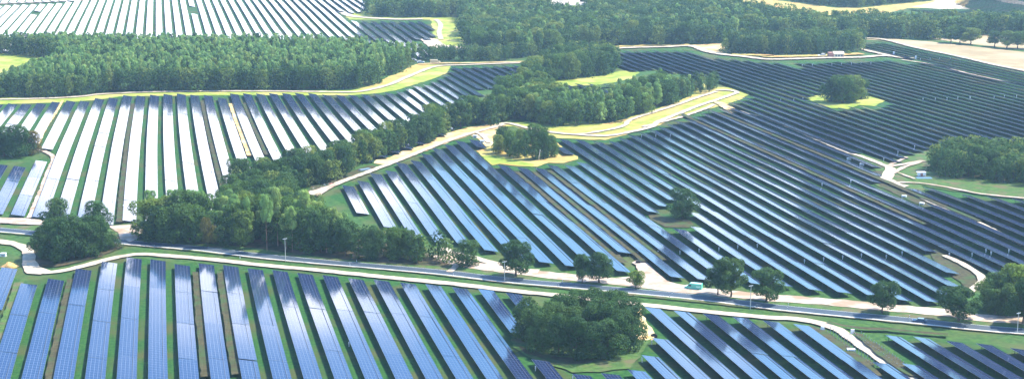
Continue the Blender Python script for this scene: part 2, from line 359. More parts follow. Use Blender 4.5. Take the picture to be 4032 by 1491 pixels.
sheet('meadow_round', 't4 285,742 430,700 700,690 760,715 890,757 800,800 680,792 600,822 470,815 380,785', M['lime'], .6)
sheet('meadow_round', 'm3 1010,650 1090,655 1200,690 1300,680 1370,740 1330,760 1150,755 1040,700', M['brown'], .4)
sheet('junction_meadow', 'm4 560,190 700,205 900,270 1000,200 1190,150 1290,145 1400,300 1921,430 2300,470 2300,560 1921,545 1350,480 1150,440 1260,620 1300,650 1180,612 900,480 720,400 820,350 780,300', M['verge'], .5)
sheet('brown_corner', 'm4 700,360 760,340 860,330 850,400 1000,470 1250,600 1240,625 1100,570 900,480', M['brown'], .4)
sheet('brown_corner', 'b4 1190,-10 1290,-10 1480,90 1590,200 1560,290 1480,290 1440,230 1400,200 1260,80', M['brown'], .4)
sheet('grove_clearing', 'b3 -10,600 60,450 250,430 930,400 1050,640 975,770 880,880 670,905 460,910 175,825 0,720', M['verge'], .6)
sheet('bare_soil', 'b3 20,700 120,735 300,790 560,810 640,825 500,850 300,835 100,770', M['brown'], .6)
sheet('bare_soil', 'b3 860,570 900,470 890,385 970,400 980,480 1060,600 1080,640 1020,670 950,665 870,640', M['orange'], .4)
sheet('roadside_verge', 'm1 -300,760 0,745 330,745 820,765 1040,845 | b2 0,-30 700,10 1420,60 1500,85 | b3 0,160 700,240 1200,290 | b4 0,378 700,425 1400,480 2300,560 | b4 2300,640 1921,625 1400,585 700,510 0,440 | b3 1000,345 0,245 | b2 1000,140 0,50 | m1 1000,890 0,800 -300,780', M['verge'], .5)
sheet('wood_floor', 'm1 1040,845 1300,850 1921,915 | b2 500,50 1000,95 1440,120 1470,90 1380,40 1000,-60 | m2 800,800 300,600 | m1 1500,750 1100,760', M['woodfloor'], .5)
sheet('wood_floor', 'm1 270,860 900,830 960,880 | b1 760,40 600,80 420,120 260,110 250,20', M['woodfloor'], .5)
sheet('rubble_strip', 'm2 370,500 420,450 560,400 640,370 850,290 900,300 830,345 640,420 520,470 400,510', M['brown'], .4)

# pale sand tracks and the road
road = PL('b1 -300,-80 | m1 0,777 280,803 920,868 1500,918 | b2 0,33 500,82 1000,124 1440,165 | b3 0,222 500,265 1000,310 1500,360 | b4 0,415 500,467 1100,525 1600,578 1921,604 2400,650')
road[0] = G('m1', -300, 752)
ribbon('road', road, 5.8, M['asphalt'], amp=.05)
ribbon('road_edge_line', road, .42, M['line'], off=2.55, amp=.02); ribbon('road_edge_line', road, .16, M['line'], off=-2.6, amp=.02)
ribbon('road_shoulder', road, .5, M['sand'], off=3.3, amp=.2)
ribbon('track', PL('m1 -200,850 0,868 110,884 200,925 | b1 212,30 210,80 250,140 350,163 500,143 640,110 780,70 950,35 1080,24 1300,40 1600,65 | b2 0,102 500,148 1000,200 1500,250 | b3 0,300 320,330 560,360 890,395 1200,428 1600,470 | b4 0,500 200,510 400,545 520,590 600,640 700,710 800,780 950,880 1080,970 1200,1060'), 3.9, M['sand'], amp=.3)
sheet('track_bend', 'm1 0,850 110,865 230,900 262,953 | b1 265,60 290,120 380,150 300,180 200,170 165,120 180,60 185,0 | m1 170,930 100,895 0,885', M['sand'], .4)
ribbon('track', PL('b2 1400,30 1500,80 1700,120 | b3 0,148 250,180 500,205 720,225 900,248 1200,282 1500,312 | b4 0,350 200,366 500,388 900,428 1250,458 1600,502 1921,525 2300,560'), 8.0, M['pink'], amp=.5)
ribbon('track', PL('b2 1390,-20 1460,10 1600,45 1750,85 | b3 0,140 200,155'), 4.5, M['sand'], amp=.4)
ribbon('track', PL('b2 1510,95 1490,125 1450,160'), 2.2, M['pink'], amp=.3)
sheet('sandy_ground', 'b3 895,90 955,62 1010,90 1080,150 1180,235 1300,262 1400,300 1000,262 860,215 780,205 950,190 960,180 925,110', M['pink'], .4)
sheet('sandy_ground', 'm1 -200,685 0,688 200,692 335,706 335,742 0,730 -200,725', M['pink'], .5)
sheet('sandy_ground', 'm1 820,752 900,745 1030,737 1100,790 1050,830 1010,858 980,872 905,850 880,800', M['pink'], .4)
ribbon('track', PL('m1 262,170 330,188 395,225 400,260 370,330 320,470 280,560 225,690'), 2.6, M['pink'], amp=.25)
ribbon('track', PL('t1 470,760 415,860 350,953 | m1 300,110 262,170'), 1.5, M['orange'], amp=.3)
ribbon('track', PL('t1 -200,757 0,752 400,742 620,728 760,712 1100,697 1500,690 | t2 0,689 400,693 720,696 850,680 1000,640 1100,598 1250,535 1330,508 1420,497 1600,491 | t3 -90,482 120,474 240,455'), 4.2, M['sand'], amp=.35)
ribbon('track', PL('t2 1220,487 1350,481 1600,478 | t3 0,470 180,462'), 4.0, M['orange'], amp=.4)
ribbon('track', PL('t2 640,90 720,125 900,142 1100,150 1250,147'), 9, M['sand'], amp=.8)
ribbon('track', PL('t2 1350,150 1385,190 1375,250 1390,300'), 4, M['sand'], amp=.5)
sheet('sandy_ground', 't2 1230,300 1290,290 1360,300 1420,345 1600,362 1600,380 1480,392 1430,370 1300,362', M['sand'], .8)
ribbon('track', PL('m2 390,508 520,470 640,420 830,350 1000,285 1200,205 1400,125 1600,58 1760,15 1860,-12'), 3.4, M['sand'], amp=.3)
ribbon('track', PL('m2 1640,45 1700,70 1750,125'), 2.6, M['sand'], amp=.3)
sheet('sandy_ground', 'm2 375,500 450,480 610,430 600,445 500,510 480,530 400,515', M['pink'], .4)
ribbon('track', PL('m2 1780,5 1880,-22 | m3 100,10 270,42 420,60 600,72 740,72 900,42 1050,5 | t3 1100,920 1250,860 1400,800 1500,768 1620,728 1690,700 1640,686 1530,682'), 3.6, M['sand'], amp=.4)
ribbon('track', PL('m3 290,48 460,62 600,50 830,2 | t3 900,902 1200,805 1400,735 1540,692'), 3.2, M['sand'], amp=.4)
ribbon('track', PL('t3 980,960 1130,922 1290,880 1450,822 1520,790'), 2.6, M['sand'], amp=.5)
sheet('sandy_ground', 'Z5 1040,650 1130,655 1220,690 1330,760 1240,770 1120,700', M['orange'], .5)
ribbon('track', PL('R3 430,190 650,250 950,370 1330,530 | m4 700,230 860,292 905,320 880,395 990,462 1100,512 1250,585 1500,695 1700,790 1921,900'), 3.0, M['sand'], amp=.3)
sheet('sandy_ground', 'm4 850,290 900,300 960,320 950,360 930,400 1000,440 1060,450 1010,470 860,415 835,400 870,340 900,325', M['sand'], .4)
ribbon('track', PL('m4 890,308 1000,292 1160,262'), 2.6, M['pink'], amp=.3)
ribbon('track', PL('m4 930,360 1020,312 1100,285 1165,262'), 2.4, M['pink'], amp=.3)
ribbon('track', PL('m4 900,300 980,265 1040,235'), 2.0, M['pink'], amp=.4)
ribbon('track', PL('m4 960,425 1150,432 1350,465 1600,512 1921,545'), 2.0, M['pink'], amp=.4)
ribbon('track', PL('m4 980,355 1100,400'), 1.3, M['pink'], amp=.3)
ribbon('track', PL('b4 1320,40 1420,85 1520,140 1600,200 1590,250 1530,300 1500,340'), 2.6, M['sand'], amp=.3)
ribbon('track', PL('t3 540,385 700,374 900,364 1150,358 1340,352 1450,388 1560,412 1750,432 | t4 0,452 250,447 480,440 700,436 880,425 1080,448'), 7.0, M['sand'], amp=.8)
ribbon('track', PL('t4 700,372 790,395 860,410 950,428'), 7, M['sand'], amp=.6)
ribbon('dry_strip', PL('t3 540,372 900,352 1330,342'), 8, M['straw'], amp=1)
ribbon('dry_strip', PL('t3 1650,414 1921,424 | t4 0,432 380,425 700,410'), 10, M['straw'], amp=1)
ribbon('track', PL('t4 640,300 840,298 1100,362 1400,424 1700,494 1921,538 2200,600'), 4, M['sand'], amp=.6)
ribbon('field_stripe', PL('t4 1000,455 1300,505 1560,575 1921,645 2200,700'), 2.4, M['pink'], amp=.5)
ribbon('track', PL('t1 -100,36 60,30 300,22 520,12 700,2'), 12, M['sand'], amp=1)
ribbon('dry_strip', PL('b4 450,540 560,570 700,590 900,598 1100,618 1350,640'), 2.0, M['brown'], amp=.6)
sheet('brown_patch', 'b4 300,570 420,600 560,700 680,790 760,830 860,953 700,953 560,820 420,700 330,620', M['brown'], .5)
sheet('brown_patch', 'b4 610,610 700,640 900,760 1060,880 1160,953 1060,953 900,850 760,740', M['brown'], .5)

# ------------------------------------------------------------------ rows of solar tables
PITCHW = 8.2; ZH = 1.82; ZLO = .78; TW = 5.35
AZ = math.atan2(2016 - 603, 6000.0 * math.cos(PITCH) + (745.5 + 535) * 0)   # row heading, left of the view
AZ = math.atan((2016 - 603) * math.cos(PITCH) / 6000.0)
D = np.array([-math.sin(AZ), math.cos(AZ)]); Q = np.array([math.cos(AZ), math.sin(AZ)])
def sp_(t, x, y): w = np.array(G(t, x, y, ZH)); return float(w @ D), float(w @ Q)
def fit(ctrl, deg2=True):
    """ctrl: list of (k, tile, x, y) on the high edge of row k -> p(k, s)"""
    A = []; b = []
    for k, t, x, y in ctrl:
        s, p = sp_(t, x, y); kk = k / 20.; ss = (s - 700) / 300.
        A.append([1, kk, ss, kk * kk, kk * ss, ss * ss][:6 if deg2 else 3]); b.append(p)
    A = np.array(A); b = np.array(b); c, *_ = np.linalg.lstsq(A, b, rcond=None)
    res = A @ c - b
    print('fit rms %.2f max %.2f pitch %.2f n %d' % (res.std(), abs(res).max(), c[1] / 20, len(b)))
    def f(k, s):
        kk = k / 20.; ss = (np.asarray(s) - 700) / 300.
        r = c[0] + c[1] * kk + c[2] * ss
        if deg2: r = r + c[3] * kk * kk + c[4] * kk * ss + c[5] * ss * ss
        return r
    return f
def cl(k0, t, txt, dk=1):
    out = []; k = k0
    for q in txt.split():
        a, b = q.split(','); out.append((k, t, float(a), float(b))); k += dk
    return out
CF = (cl(1, 'b1', '155,230 360,195 568,118 762,65 945,30 1125,50 1310,85 1490,78 1675,92 1860,112') + cl(11, 'b2', '128,128 315,148 503,165 695,188 885,203 1083,228 1272,240 1470,262 1665,278 1865,305')
      + cl(2, 'b1', '165,953 405,953 640,953 877,953 1112,953 1345,953 1580,953 1812,953') + cl(10, 'b2', '125,953 355,953 590,953 820,953 1048,953 1280,953 1505,953 1735,953')
      + cl(25, 'b3', '975,415 1200,440 1425,465 1640,490 1865,520') + cl(30, 'b4', '170,540 770,820 1010,850 870,620 1095,635 1335,665 1580,685 1820,715')
      + cl(19, 'b3', '175,825 460,910 670,905 880,880 975,770 1050,640') + [(25, 'b3', 1590, 953), (24, 'b3', 1360, 953), (33, 'b4', 1400, 953)])
CW = (cl(-8, 't1', '85,770 185,770 285,765 395,757 500,747 605,750 712,732 810,730 915,710 1010,715 1118,710 1215,705 1315,700 1417,710 1515,710 1620,735 1725,700 1825,700')
      + cl(10, 't2', '5,700 103,697 205,697 305,695 405,697 510,710 610,710 712,710 800,705 890,700')
      + cl(20, 'Z1', '70,483 225,465 320,425 400,395 560,380 645,335 730,300 815,258 915,230 925,140 1065,138 1200,130 1330,130 1470,125 1610,122 1745,118 1880,115')
      + cl(-3, 't1', '510,953 630,953 745,953 860,953 975,953 1097,953 1215,953 1335,953 1450,953 1568,953 1685,953 1812,953')
      + cl(-5, 'm1', '105,290 262,250') + cl(-4, 'm1', '115,655 270,670 470,545 610,560 775,550 920,660 1085,540 1230,440 1375,440 1518,440 1655,395 1775,300 1915,290')
      + cl(10, 't2', '118,953 240,953 365,953 485,953 605,953 735,953 860,953')
      + cl(19, 'Z1', '340,900 465,830 610,775 740,735 860,690 950,630 1100,610 1195,570 1285,525') + [(29, 'Z1', 1425, 430), (31, 'Z1', 1590, 345), (32, 'Z1', 1665, 300), (33, 'Z1', 1730, 250)])
CC = (cl(0, 'Z2', '105,440 330,395 500,275 715,245 865,130 1060,110 1210,20') + [(7, 'm2', 1325, 155)] + cl(8, 'Z3', '0,235 145,180 330,160 985,535 1240,545 1390,490 1620,505 1780,455 1530,150 1770,165 2000,180')
      + cl(19, 'R1', '595,130 690,90 775,65 870,45 945,20') + cl(24, 'Z5', '470,900 570,870 640,840 740,825 830,800 890,770 950,740 1010,712 1200,735 1170,660 1250,640 1320,610 1390,590')
      + cl(36, 'Z5', '155,130 245,125 350,125') + cl(4, 'Z4', '255,420 510,495 680,445 1045,610 1285,640 1390,540') + [(10, 'Z4', 1560, 510), (11, 'Z4', 1750, 510)]
      + cl(8, 'Z3', '720,953 960,953 1220,953 1470,953 1720,953 1960,953') + [(15, 'R1', 960, 800), (16, 'R1', 1140, 790), (17, 'R1', 1140, 670), (18, 'R1', 1200, 600)]
      + cl(12, 'b3', '1200,195 1400,212') + cl(17, 'b4', '300,290 520,310 745,330') + cl(21, 'b4', '1170,385 1270,330 1345,262 1410,210') + cl(19, 'b4', '285,50 430,40 575,20 720,10 870,0 1020,-5 1185,-5 1365,5 1525,5 1680,-5')
      + cl(26, 'b4', '1700,170') + [(29, 'R2', 0, 150), (29, 'R2', 1222, 705), (30, 'R2', 600, 370), (31, 'R2', 370, 175), (32, 'R2', 570, 180), (33, 'R2', 895, 255), (34, 'R2', 1085, 265), (30, 'R3', 1530, 740), (31, 'R3', 1590, 690), (33, 'R3', 1690, 600)])
CE = ([(k, 't1', 1095 + (1848 - 1095) / 10. * k, 235) for k in range(-6, 11, 2)] + [(0, 't1', 1103, 5), (-6, 't1', 742, 5), (5, 't1', 1412, 5), (10, 't1', 1712, 5)]
      + cl(22, 'Z6', '345,280 440,283 560,283 670,283 790,283 905,283 1030,283 1130,280 1220,275') + [(27, 'Z6', 1230, 525), (28, 'Z6', 1380, 520), (24, 'Z6', 1000, 620)])
fF = fit(CF); fW = fit(CW); fC = fit(CC); fE = fit(CE, False)
def lattice(t, x, y, tilt=0.0):
    s0, p0 = sp_(t, x, y)
    return lambda k, s: p0 + PITCHW * k + tilt * (np.asarray(s) - s0)

ORD = ['zeroth', 'first', 'second', 'third', 'fourth', 'fifth', 'sixth', 'seventh', 'eighth', 'ninth', 'tenth', 'eleventh', 'twelfth', 'thirteenth', 'fourteenth', 'fifteenth', 'sixteenth', 'seventeenth', 'eighteenth', 'nineteenth', 'twentieth']
TEN = {20: 'twenty', 30: 'thirty', 40: 'forty', 50: 'fifty', 60: 'sixty', 70: 'seventy', 80: 'eighty', 90: 'ninety'}
def ordn(n):
    if n <= 20: return ORD[n]
    if n % 10 == 0: return (('hundred and ' if n > 100 else '') + TEN.get(n % 100, 'hundred').replace('ty', 'tieth')) if n != 100 else 'hundredth'
    if n > 100: return 'hundred and ' + ordn(n - 100)
    return TEN[n // 10 * 10] + '-' + ORD[n % 10]

def und(x, y):
    """gentle roll of the land that the tables follow"""
    return .22 * np.sin(x * .021 + y * .011 + 1.) + .20 * np.sin(y * .017 - x * .008) + .10 * np.sin(x * .05 - y * .037 + 2.)

def make_row(f, k, s0, s1, dist, inv):
    """one continuous run of tables from s0 (near) to s1 (far)"""
    TL_ = 39.6; n = max(1, int(round((s1 - s0) / TL_))); tl = (s1 - s0) / n
    mid = .5 * (s0 + s1); pm = float(f(k, mid)); org = D * mid + Q * pm
    root = empty('solar_panel_row', org[0], org[1], 0)
    V = []; F = []; UV = []; mi = []; P = MB(); X = 0
    for i in range(n):
        a = s0 + tl * i + .12; b = s0 + tl * (i + 1) - .12
        dz = rnd.uniform(-.05, .05); dt = rnd.gauss(0, .003) * TW
        dsl = rnd.gauss(0, .0022)
        m = max(1, int(round((b - a) / 8.0))); ss = np.linspace(a, b, m + 1); pp = f(k, ss)
        base = len(V)
        for j in range(m + 1):
            w = D * ss[j] + Q * pp[j]; u = float(und(*w)) + dz + dsl * (ss[j] - .5 * (a + b))
            hx, hy = w - org; lx, ly = w + Q * (TW * .981) - org
            V += [(hx, hy, ZH + u + dt), (lx, ly, ZLO + u - dt), (hx, hy, ZH + u + dt - .10), (lx, ly, ZLO + u - dt - .10)]
            if j:
                q = base + 4 * j; o = q - 4
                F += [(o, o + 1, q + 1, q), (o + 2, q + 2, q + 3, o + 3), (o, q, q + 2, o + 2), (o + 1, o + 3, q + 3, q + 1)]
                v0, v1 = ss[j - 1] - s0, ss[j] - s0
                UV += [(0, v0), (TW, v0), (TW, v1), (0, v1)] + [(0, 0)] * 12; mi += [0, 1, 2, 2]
        q = base + 4 * m
        F += [(base, base + 2, base + 3, base + 1), (q, q + 1, q + 3, q + 2)]; UV += [(0, 0)] * 8; mi += [2, 2]
    me = bpy.data.meshes.new('panel_tables'); me.from_pydata(V, [], F)
    for mt in (M['panel'], M['darksteel'], M['steel']): me.materials.append(mt)
    me.polygons.foreach_set('material_index', mi)
    ul = me.uv_layers.new(name='uv'); ul.data.foreach_set('uv', [c for t in UV for c in t])
    sm = [x == 0 for x in mi]; me.polygons.foreach_set('use_smooth', sm)
    me.set_sharp_from_angle(angle=R(20)) if hasattr(me, 'set_sharp_from_angle') else None
    me.update(); link('panel_tables', me, root)
    step = 4.4 if dist < 800 else 6.6; s = s0 + 1.2
    while s < s1 - .6:
        p = float(f(k, s)); w = D * s + Q * p; u = float(und(*w))
        for off, h in ((1.1, ZH - .42), (4.0, ZLO + .28)):
            if off > 3 and dist > 900: continue
            c = w + Q * off - org; r = .07
            P.box(c[0] - r, c[0] + r, c[1] - r, c[1] + r, -.02, h + u)
        s += step
    # two rails run lengthwise under the tables
    for off, h in ((1.1, ZH - .40), (4.0, ZLO + .26)):
        ss = np.arange(s0 + .5, s1 - .4, 9.0); ss = np.append(ss, s1 - .5); pp = f(k, ss); vs = []; fs = []
        for j in range(len(ss)):
            c = D * ss[j] + Q * (pp[j] + off); u = float(und(*c)); c = c - org
            vs += [(c[0] - .05, c[1], h + u - .07), (c[0] + .05, c[1], h + u - .07), (c[0] + .05, c[1], h + u + .05), (c[0] - .05, c[1], h + u + .05)]
            if j:
                o = 4 * (j - 1)
                fs += [(o + e, o + (e + 1) % 4, o + 4 + (e + 1) % 4, o + 4 + e) for e in range(4)]
        P.add(vs, fs)
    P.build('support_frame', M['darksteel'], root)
    for si in inv:
        p = float(f(k, si)); c = D * si + Q * (p - .12) - org; b = MB()
        b.box(c[0] - .16, c[0] + .16, c[1] - .3, c[1] + .3, .72, 1.45); b.box(c[0] - .1, c[0] + .1, c[1] - .1, c[1] + .1, -.02, .66)
        b.build('inverter_cabinet', M['white'], root)
    return root

INV = {}
for key, lst in {'C': cl(10, 'm3', '965,940') + cl(12, 'm3', '965,940 1113,930 1278,930 1420,915 1570,905 1712,890 1860,880') + cl(18, 'b4', '285,60 432,45 577,30 722,15 905,25 1020,0 1186,0 1366,10 1528,12 1680,0')
                 + cl(29, 'm4', '640,400 420,425') + cl(24, 'm4', '1640,918 1680,935 1815,920') + cl(33, 'm4', '890,235 1000,182 1132,140 1276,150')
                 + cl(21, 'm3', '870,65 975,63 1078,60 1183,58') + cl(38, 't4', '80,745 175,745 242,735') + cl(44, 't4', '300,485 378,483 453,480 528,477 603,475 675,472 750,470')
                 + cl(50, 't4', '1160,440 1232,438 1303,436 1380,436') + cl(30, 't4', '1130,740 1230,738 1315,735 1400,730 1485,728 1570,726 1665,724 1755,718 1855,716'),
                 'W': cl(0, 'Z1', '1285,535 1425,430 1590,345') + cl(0, 'm1', '912,590'), 'F': cl(0, 'b4', '865,630 1340,680') + cl(0, 'b2', '700,680') + cl(0, 'b3', '1070,665 1000,795 1435,485 1650,510 1875,540 195,860 480,935'),
                 'E': cl(0, 'Z6', '165,155 360,145 430,122 1245,525 1375,522 1345,360 410,350 645,345 880,345')}.items():
    INV[key] = [np.array(G(t, x, y, 1.2)) for _, t, x, y in lst]

def rows(key, f, kr, spec, holes, desc, cat_grp, s_rng, minlen=9):
    poly = PL(spec, ZH); hp = [PL(h, ZH) for h in holes]; cnt = []
    S_ = np.arange(s_rng[0], s_rng[1], .5); used = set()
    for k in kr:
        p = f(k, S_); x = D[0] * S_ + Q[0] * p; y = D[1] * S_ + Q[1] * p
        ok = inside(x, y, poly)
        for h in hp: ok &= ~inside(x, y, h)
        # skip what the picture cannot show
        dep = y * math.cos(PITCH) + (CAM_H) * math.sin(PITCH); u = 6000 * x / dep
        ok &= (u > -2016 - 60) & (u < 2016 + 60)
        idx = np.flatnonzero(ok)
        if not len(idx): continue
        runs = np.split(idx, np.flatnonzero(np.diff(idx) > 8) + 1)
        runs = [r for r in runs if S_[r[-1]] - S_[r[0]] > minlen]
        for r in runs: cnt.append((k, S_[r[0]], S_[r[-1]], len(runs), runs.index(r) if False else [i for i, q in enumerate(runs) if q is r][0]))
    ks = sorted(set(c[0] for c in cnt))
    for k, s0, s1, nr, ri in cnt:
        mid = .5 * (s0 + s1); w = D * mid + Q * float(f(k, mid)); dist = float(np.hypot(*w))
        inv = []
        for i, c in enumerate(INV.get(key, [])):
            s = float(c @ D); p = float(c @ Q)
            if (key, i) in used or not (s0 + .5 < s < s1 - .5): continue
            if abs(p - float(f(k, s))) < PITCHW * .55: inv.append(s); used.add((key, i))
        r = make_row(f, k, s0, s1, dist, inv)
        where = '' if nr == 1 else (['near', 'far'][ri] if nr == 2 else ['near', 'middle', 'far', 'farthest', 'farthest'][min(ri, 4)]) + ' part of the '
        tag(r, '%s%s solar row from the left in %s' % (where, ordn(ks.index(k) + 1), desc), 'solar panel row', cat_grp)
    print(key, 'rows', len(cnt))
    return len(cnt)
tot = 0
tot += rows('F', fF, range(-1, 40), FRONT, [], 'the front field', 'solar rows in the front field', (250, 760))
tot += rows('W', fW, range(-12, 40), FIELD2, [], 'the bright left field', 'solar rows in the left field', (420, 1150))
tot += rows('C', fC, range(-1, 75), CENTRE, HOLES_C, 'the big right field', 'solar rows in the big right field', (350, 1500))
tot += rows('E', fE, range(-22, 40), NORTHWEST, HOLES_E, 'the field beyond the pines', 'solar rows behind the pine forest', (850, 1750))
fG = lattice('t3', 375, 628); fH = lattice('t4', 1050, 60); fJ = lattice('t1', 0, 20)
tot += rows('G', fG, range(0, 7), CLEARING, [], 'the small lime clearing', 'solar rows in the small clearing', (600, 1400), 4)
tot += rows('H', fH, range(-20, 60), FAREAST, [], 'the distant top right field', 'solar rows in the distant field', (1100, 1950))
tot += rows('J', fJ, range(-16, 14), FARNORTH, [], 'the farthest strip at the top left', 'solar rows in the farthest strip', (1200, 1750), 4)
print('rows total', tot)
# a few alleys between rows are brown stubble instead of grass
def alley(f, k, pa, pb, mat):
    s0 = sp_(*pa)[0]; s1 = sp_(*pb)[0]; ss = np.linspace(s0, s1, 40)
    pts = [tuple(D * s + Q * (float(f(k, s)) - 1.0)) for s in ss]
    ribbon('alley', pts, 3.0, mat, amp=.25)
for k, mat in ((3, 'brown'), (8, 'brown'), (9, 'brown'), (1, 'verge')):
    alley(fF, k, ('b1', 300, 1000), ('b1', 1500, 130), M[mat])
for k in (1, 6): alley(fW, k, ('m1', 800, 700), ('t1', 1000, 760), M['brown'])
for k in (8, 9): alley(fW, k, ('m2', 0, 200), ('t2', 0, 760), M['orange'] if k == 8 else M['brown'])
for k in (11, 12, 13): alley(fC, k, ('b3', 900, 60), ('Z3', 1300, 560), M['brown'])
for k in (28, 31): alley(fC, k, ('m4', 1400, 700), ('Z5', 1100, 740), M['brown'])
#PART2

# ------------------------------------------------------------------ trees
def quads(C, Nn, size, r):
    """leaf clumps: one small quad at each centre, facing roughly along Nn"""
    n = len(C); a = r.normal(size=(n, 3)); Nn = Nn + r.normal(size=(n, 3)) * .45; Nn /= np.linalg.norm(Nn, axis=1)[:, None]
    u = np.cross(Nn, a); u /= np.linalg.norm(u, axis=1)[:, None]; w = np.cross(Nn, u)
    sz = (size * r.uniform(.6, 1.35, n))[:, None]; asp = r.uniform(.6, 1., n)[:, None]
    bend = Nn * sz * .25
    V = np.stack([C - u * sz - w * sz * asp * .3, C + u * sz * .3 - w * sz * asp, C + u * sz + w * sz * asp * .3 , C - u * sz * .3 + w * sz * asp + bend * 0], 1)
    V[:, 0] -= bend; V[:, 2] -= bend
    return V.reshape(-1, 3)
def crown_pts(style, seed, n):
    """points and outward directions on a crown of height 1 (unit = tree height), half width .5"""
    r = np.random.default_rng(seed); lobes = []
    if style == 'oak': z0, z1, nl, lr = .06, .98, 22, (.13, .21)
    elif style == 'round': z0, z1, nl, lr = .24, .98, 20, (.12, .19)
    elif style == 'bush': z0, z1, nl, lr = .02, .95, 14, (.16, .25)
    elif style == 'birch': z0, z1, nl, lr = .16, 1.0, 22, (.09, .15)
    elif style == 'pine': z0, z1, nl, lr = .50, 1.0, 15, (.09, .16)
    else: z0, z1, nl, lr = .22, 1.0, 24, (.07, .13)         # dense young pine
    for i in range(nl):
        t = (i + .5) / nl; z = z0 + (z1 - z0) * t
        if style in ('oak', 'round', 'bush'): w = .40 * math.sin(math.pi * min(1, (.16 + .80 * t))) ** .55
        elif style == 'birch': w = .34 * math.sin(math.pi * min(1, (.12 + .84 * t))) ** .8
        elif style == 'pine': w = .32 * math.sin(math.pi * min(1, (.2 + .75 * t))) ** .6
        else: w = .36 * (1 - t) ** .7 + .03
        a = i * 2.39996 + r.uniform(-.5, .5); rad = w * (r.uniform(.45, 1.0) if i % 3 else r.uniform(0, .5)); q = r.uniform(*lr)
        zz = min(z + r.uniform(-.05, .05), 1 - q * .8); zz = max(zz, z0 + q * .55)
        lobes.append((math.cos(a) * rad, math.sin(a) * rad, zz, q))
    L_ = np.array(lobes); wt = L_[:, 3] ** 2; pick = r.choice(len(L_), n, p=wt / wt.sum())
    d = r.normal(size=(n, 3)); d[:, 2] += .25; d /= np.linalg.norm(d, axis=1)[:, None]
    flat = .62 if style == 'pine' else .9
    c = L_[pick, :3] + d * (L_[pick, 3] * r.uniform(.72, 1.06, n))[:, None] * np.array([1, 1, flat])
    # leave out leaves buried inside neighbouring lobes
    keep = np.ones(n, bool)
    for l in L_: keep &= ~(np.linalg.norm((c - l[:3]) / np.array([1, 1, flat]), axis=1) < l[3] * .60)
    d[:, 2] += .5
    return c[keep], d[keep] / np.linalg.norm(d[keep], axis=1)[:, None]
NOM = 12.0
def mesh_np(name, V, nq, mats, smooth=True, mi=None, tint=None, Fq=None):
    me = bpy.data.meshes.new(name); nv = len(V)
    me.vertices.add(nv); me.vertices.foreach_set('co', V.astype(np.float32).ravel())
    idx = np.arange(nv, dtype=np.int32) if Fq is None else Fq.astype(np.int32).ravel(); nf = len(idx) // 4
    me.loops.add(len(idx)); me.loops.foreach_set('vertex_index', idx)
    me.polygons.add(nf); me.polygons.foreach_set('loop_start', np.arange(nf, dtype=np.int32) * 4)
    for m in mats: me.materials.append(m)
    if mi is not None: me.polygons.foreach_set('material_index', mi.astype(np.int32))
    if tint is not None:
        a = me.attributes.new('tint', 'FLOAT', 'POINT'); a.data.foreach_set('value', tint.astype(np.float32))
    me.update(calc_edges=True); return me
def trunk_mesh(style, seed, mat):
    r = random.Random(seed); b = MB(); H = NOM
    top = {'oak': .7, 'round': .72, 'bush': .6, 'birch': .85, 'pine': .93, 'dense': .93}[style]; rr = {'oak': .034, 'round': .026, 'bush': .02, 'birch': .016, 'pine': .015, 'dense': .016}[style] * H
    pts = [(0, 0, -.1)]; rads = [rr * 1.4]
    for i in range(1, 6): pts.append((r.uniform(-.012, .012) * H * i ** .5, r.uniform(-.012, .012) * H * i ** .5, top * H * i / 5)); rads.append(rr * (1 - .15 * i))
    b.tube(pts, rads, 7)
    st = {'oak': .18, 'round': .28, 'bush': .1, 'birch': .35, 'pine': .5, 'dense': .3}[style]
    for i in range(7):
        t = st + (top - st) * i / 8; a = i * 2.4 + r.uniform(-.4, .4); ln = {'oak': .32, 'round': .26, 'bush': .26, 'birch': .18, 'pine': .22, 'dense': .2}[style] * H
        x0 = pts[min(5, int(t / top * 5))]; p0 = Vector((x0[0], x0[1], t * H)); d = Vector((math.cos(a), math.sin(a), .55 if style != 'pine' else .2))
        b.tube([p0, p0 + d * ln * .5, p0 + d * ln * .5 + Vector((d.x * .45, d.y * .45, .5)) * ln], [rr * .42, rr * .28, rr * .1], 5, False)
    return b.mesh('trunk', mat, True)
STY = ('oak', 'round', 'bush', 'birch', 'pine', 'dense')
HI = {}; LO = {}; TRK = {}
for st in STY:
    n = {'oak': 7500, 'round': 7500, 'bush': 5000, 'birch': 4600, 'pine': 4200, 'dense': 4600}[st]; lm = M['leafP'] if st in ('pine', 'dense') else M['leafB']
    for v in range(4 if st == 'oak' else 3):
        c, d = crown_pts(st, 31 * v + STY.index(st) * 7 + 3, n); rr = np.random.default_rng(v)
        V = quads(c * NOM, d, (.0185 if st not in ('pine', 'dense') else .016) * NOM, rr)
        HI.setdefault(st, []).append(mesh_np('crown', V, 0, [lm]))
        TRK.setdefault(st, []).append(trunk_mesh(st, v, M['pinebark'] if st == 'pine' else M['birch'] if st == 'birch' else M['bark']))
    for v in range(4):
        c, d = crown_pts(st, 77 * v + STY.index(st), 430); rr = np.random.default_rng(v + 9)
        LO.setdefault(st, []).append(quads(c, d, .045, rr))
def depth_of(x, y): return y * math.cos(PITCH) + CAM_H * math.sin(PITCH)
TREES = []          # (x, y, height, width, style, region)
def T(t, x, yb, ytop, w, style, reg, mat=None, lab=None, h=None):
    p = G(t, x, yb); ny = nat(t, x, yb)[1]; yt = nat(t, x, ytop)[1]
    hh = h or (ny - yt) / (ny + 535) * CAM_H * 1.02
    ww = w / TL[t][2] / 6000 * depth_of(*p)
    TREES.append([p[0], p[1], hh, ww, style, reg, mat, lab])
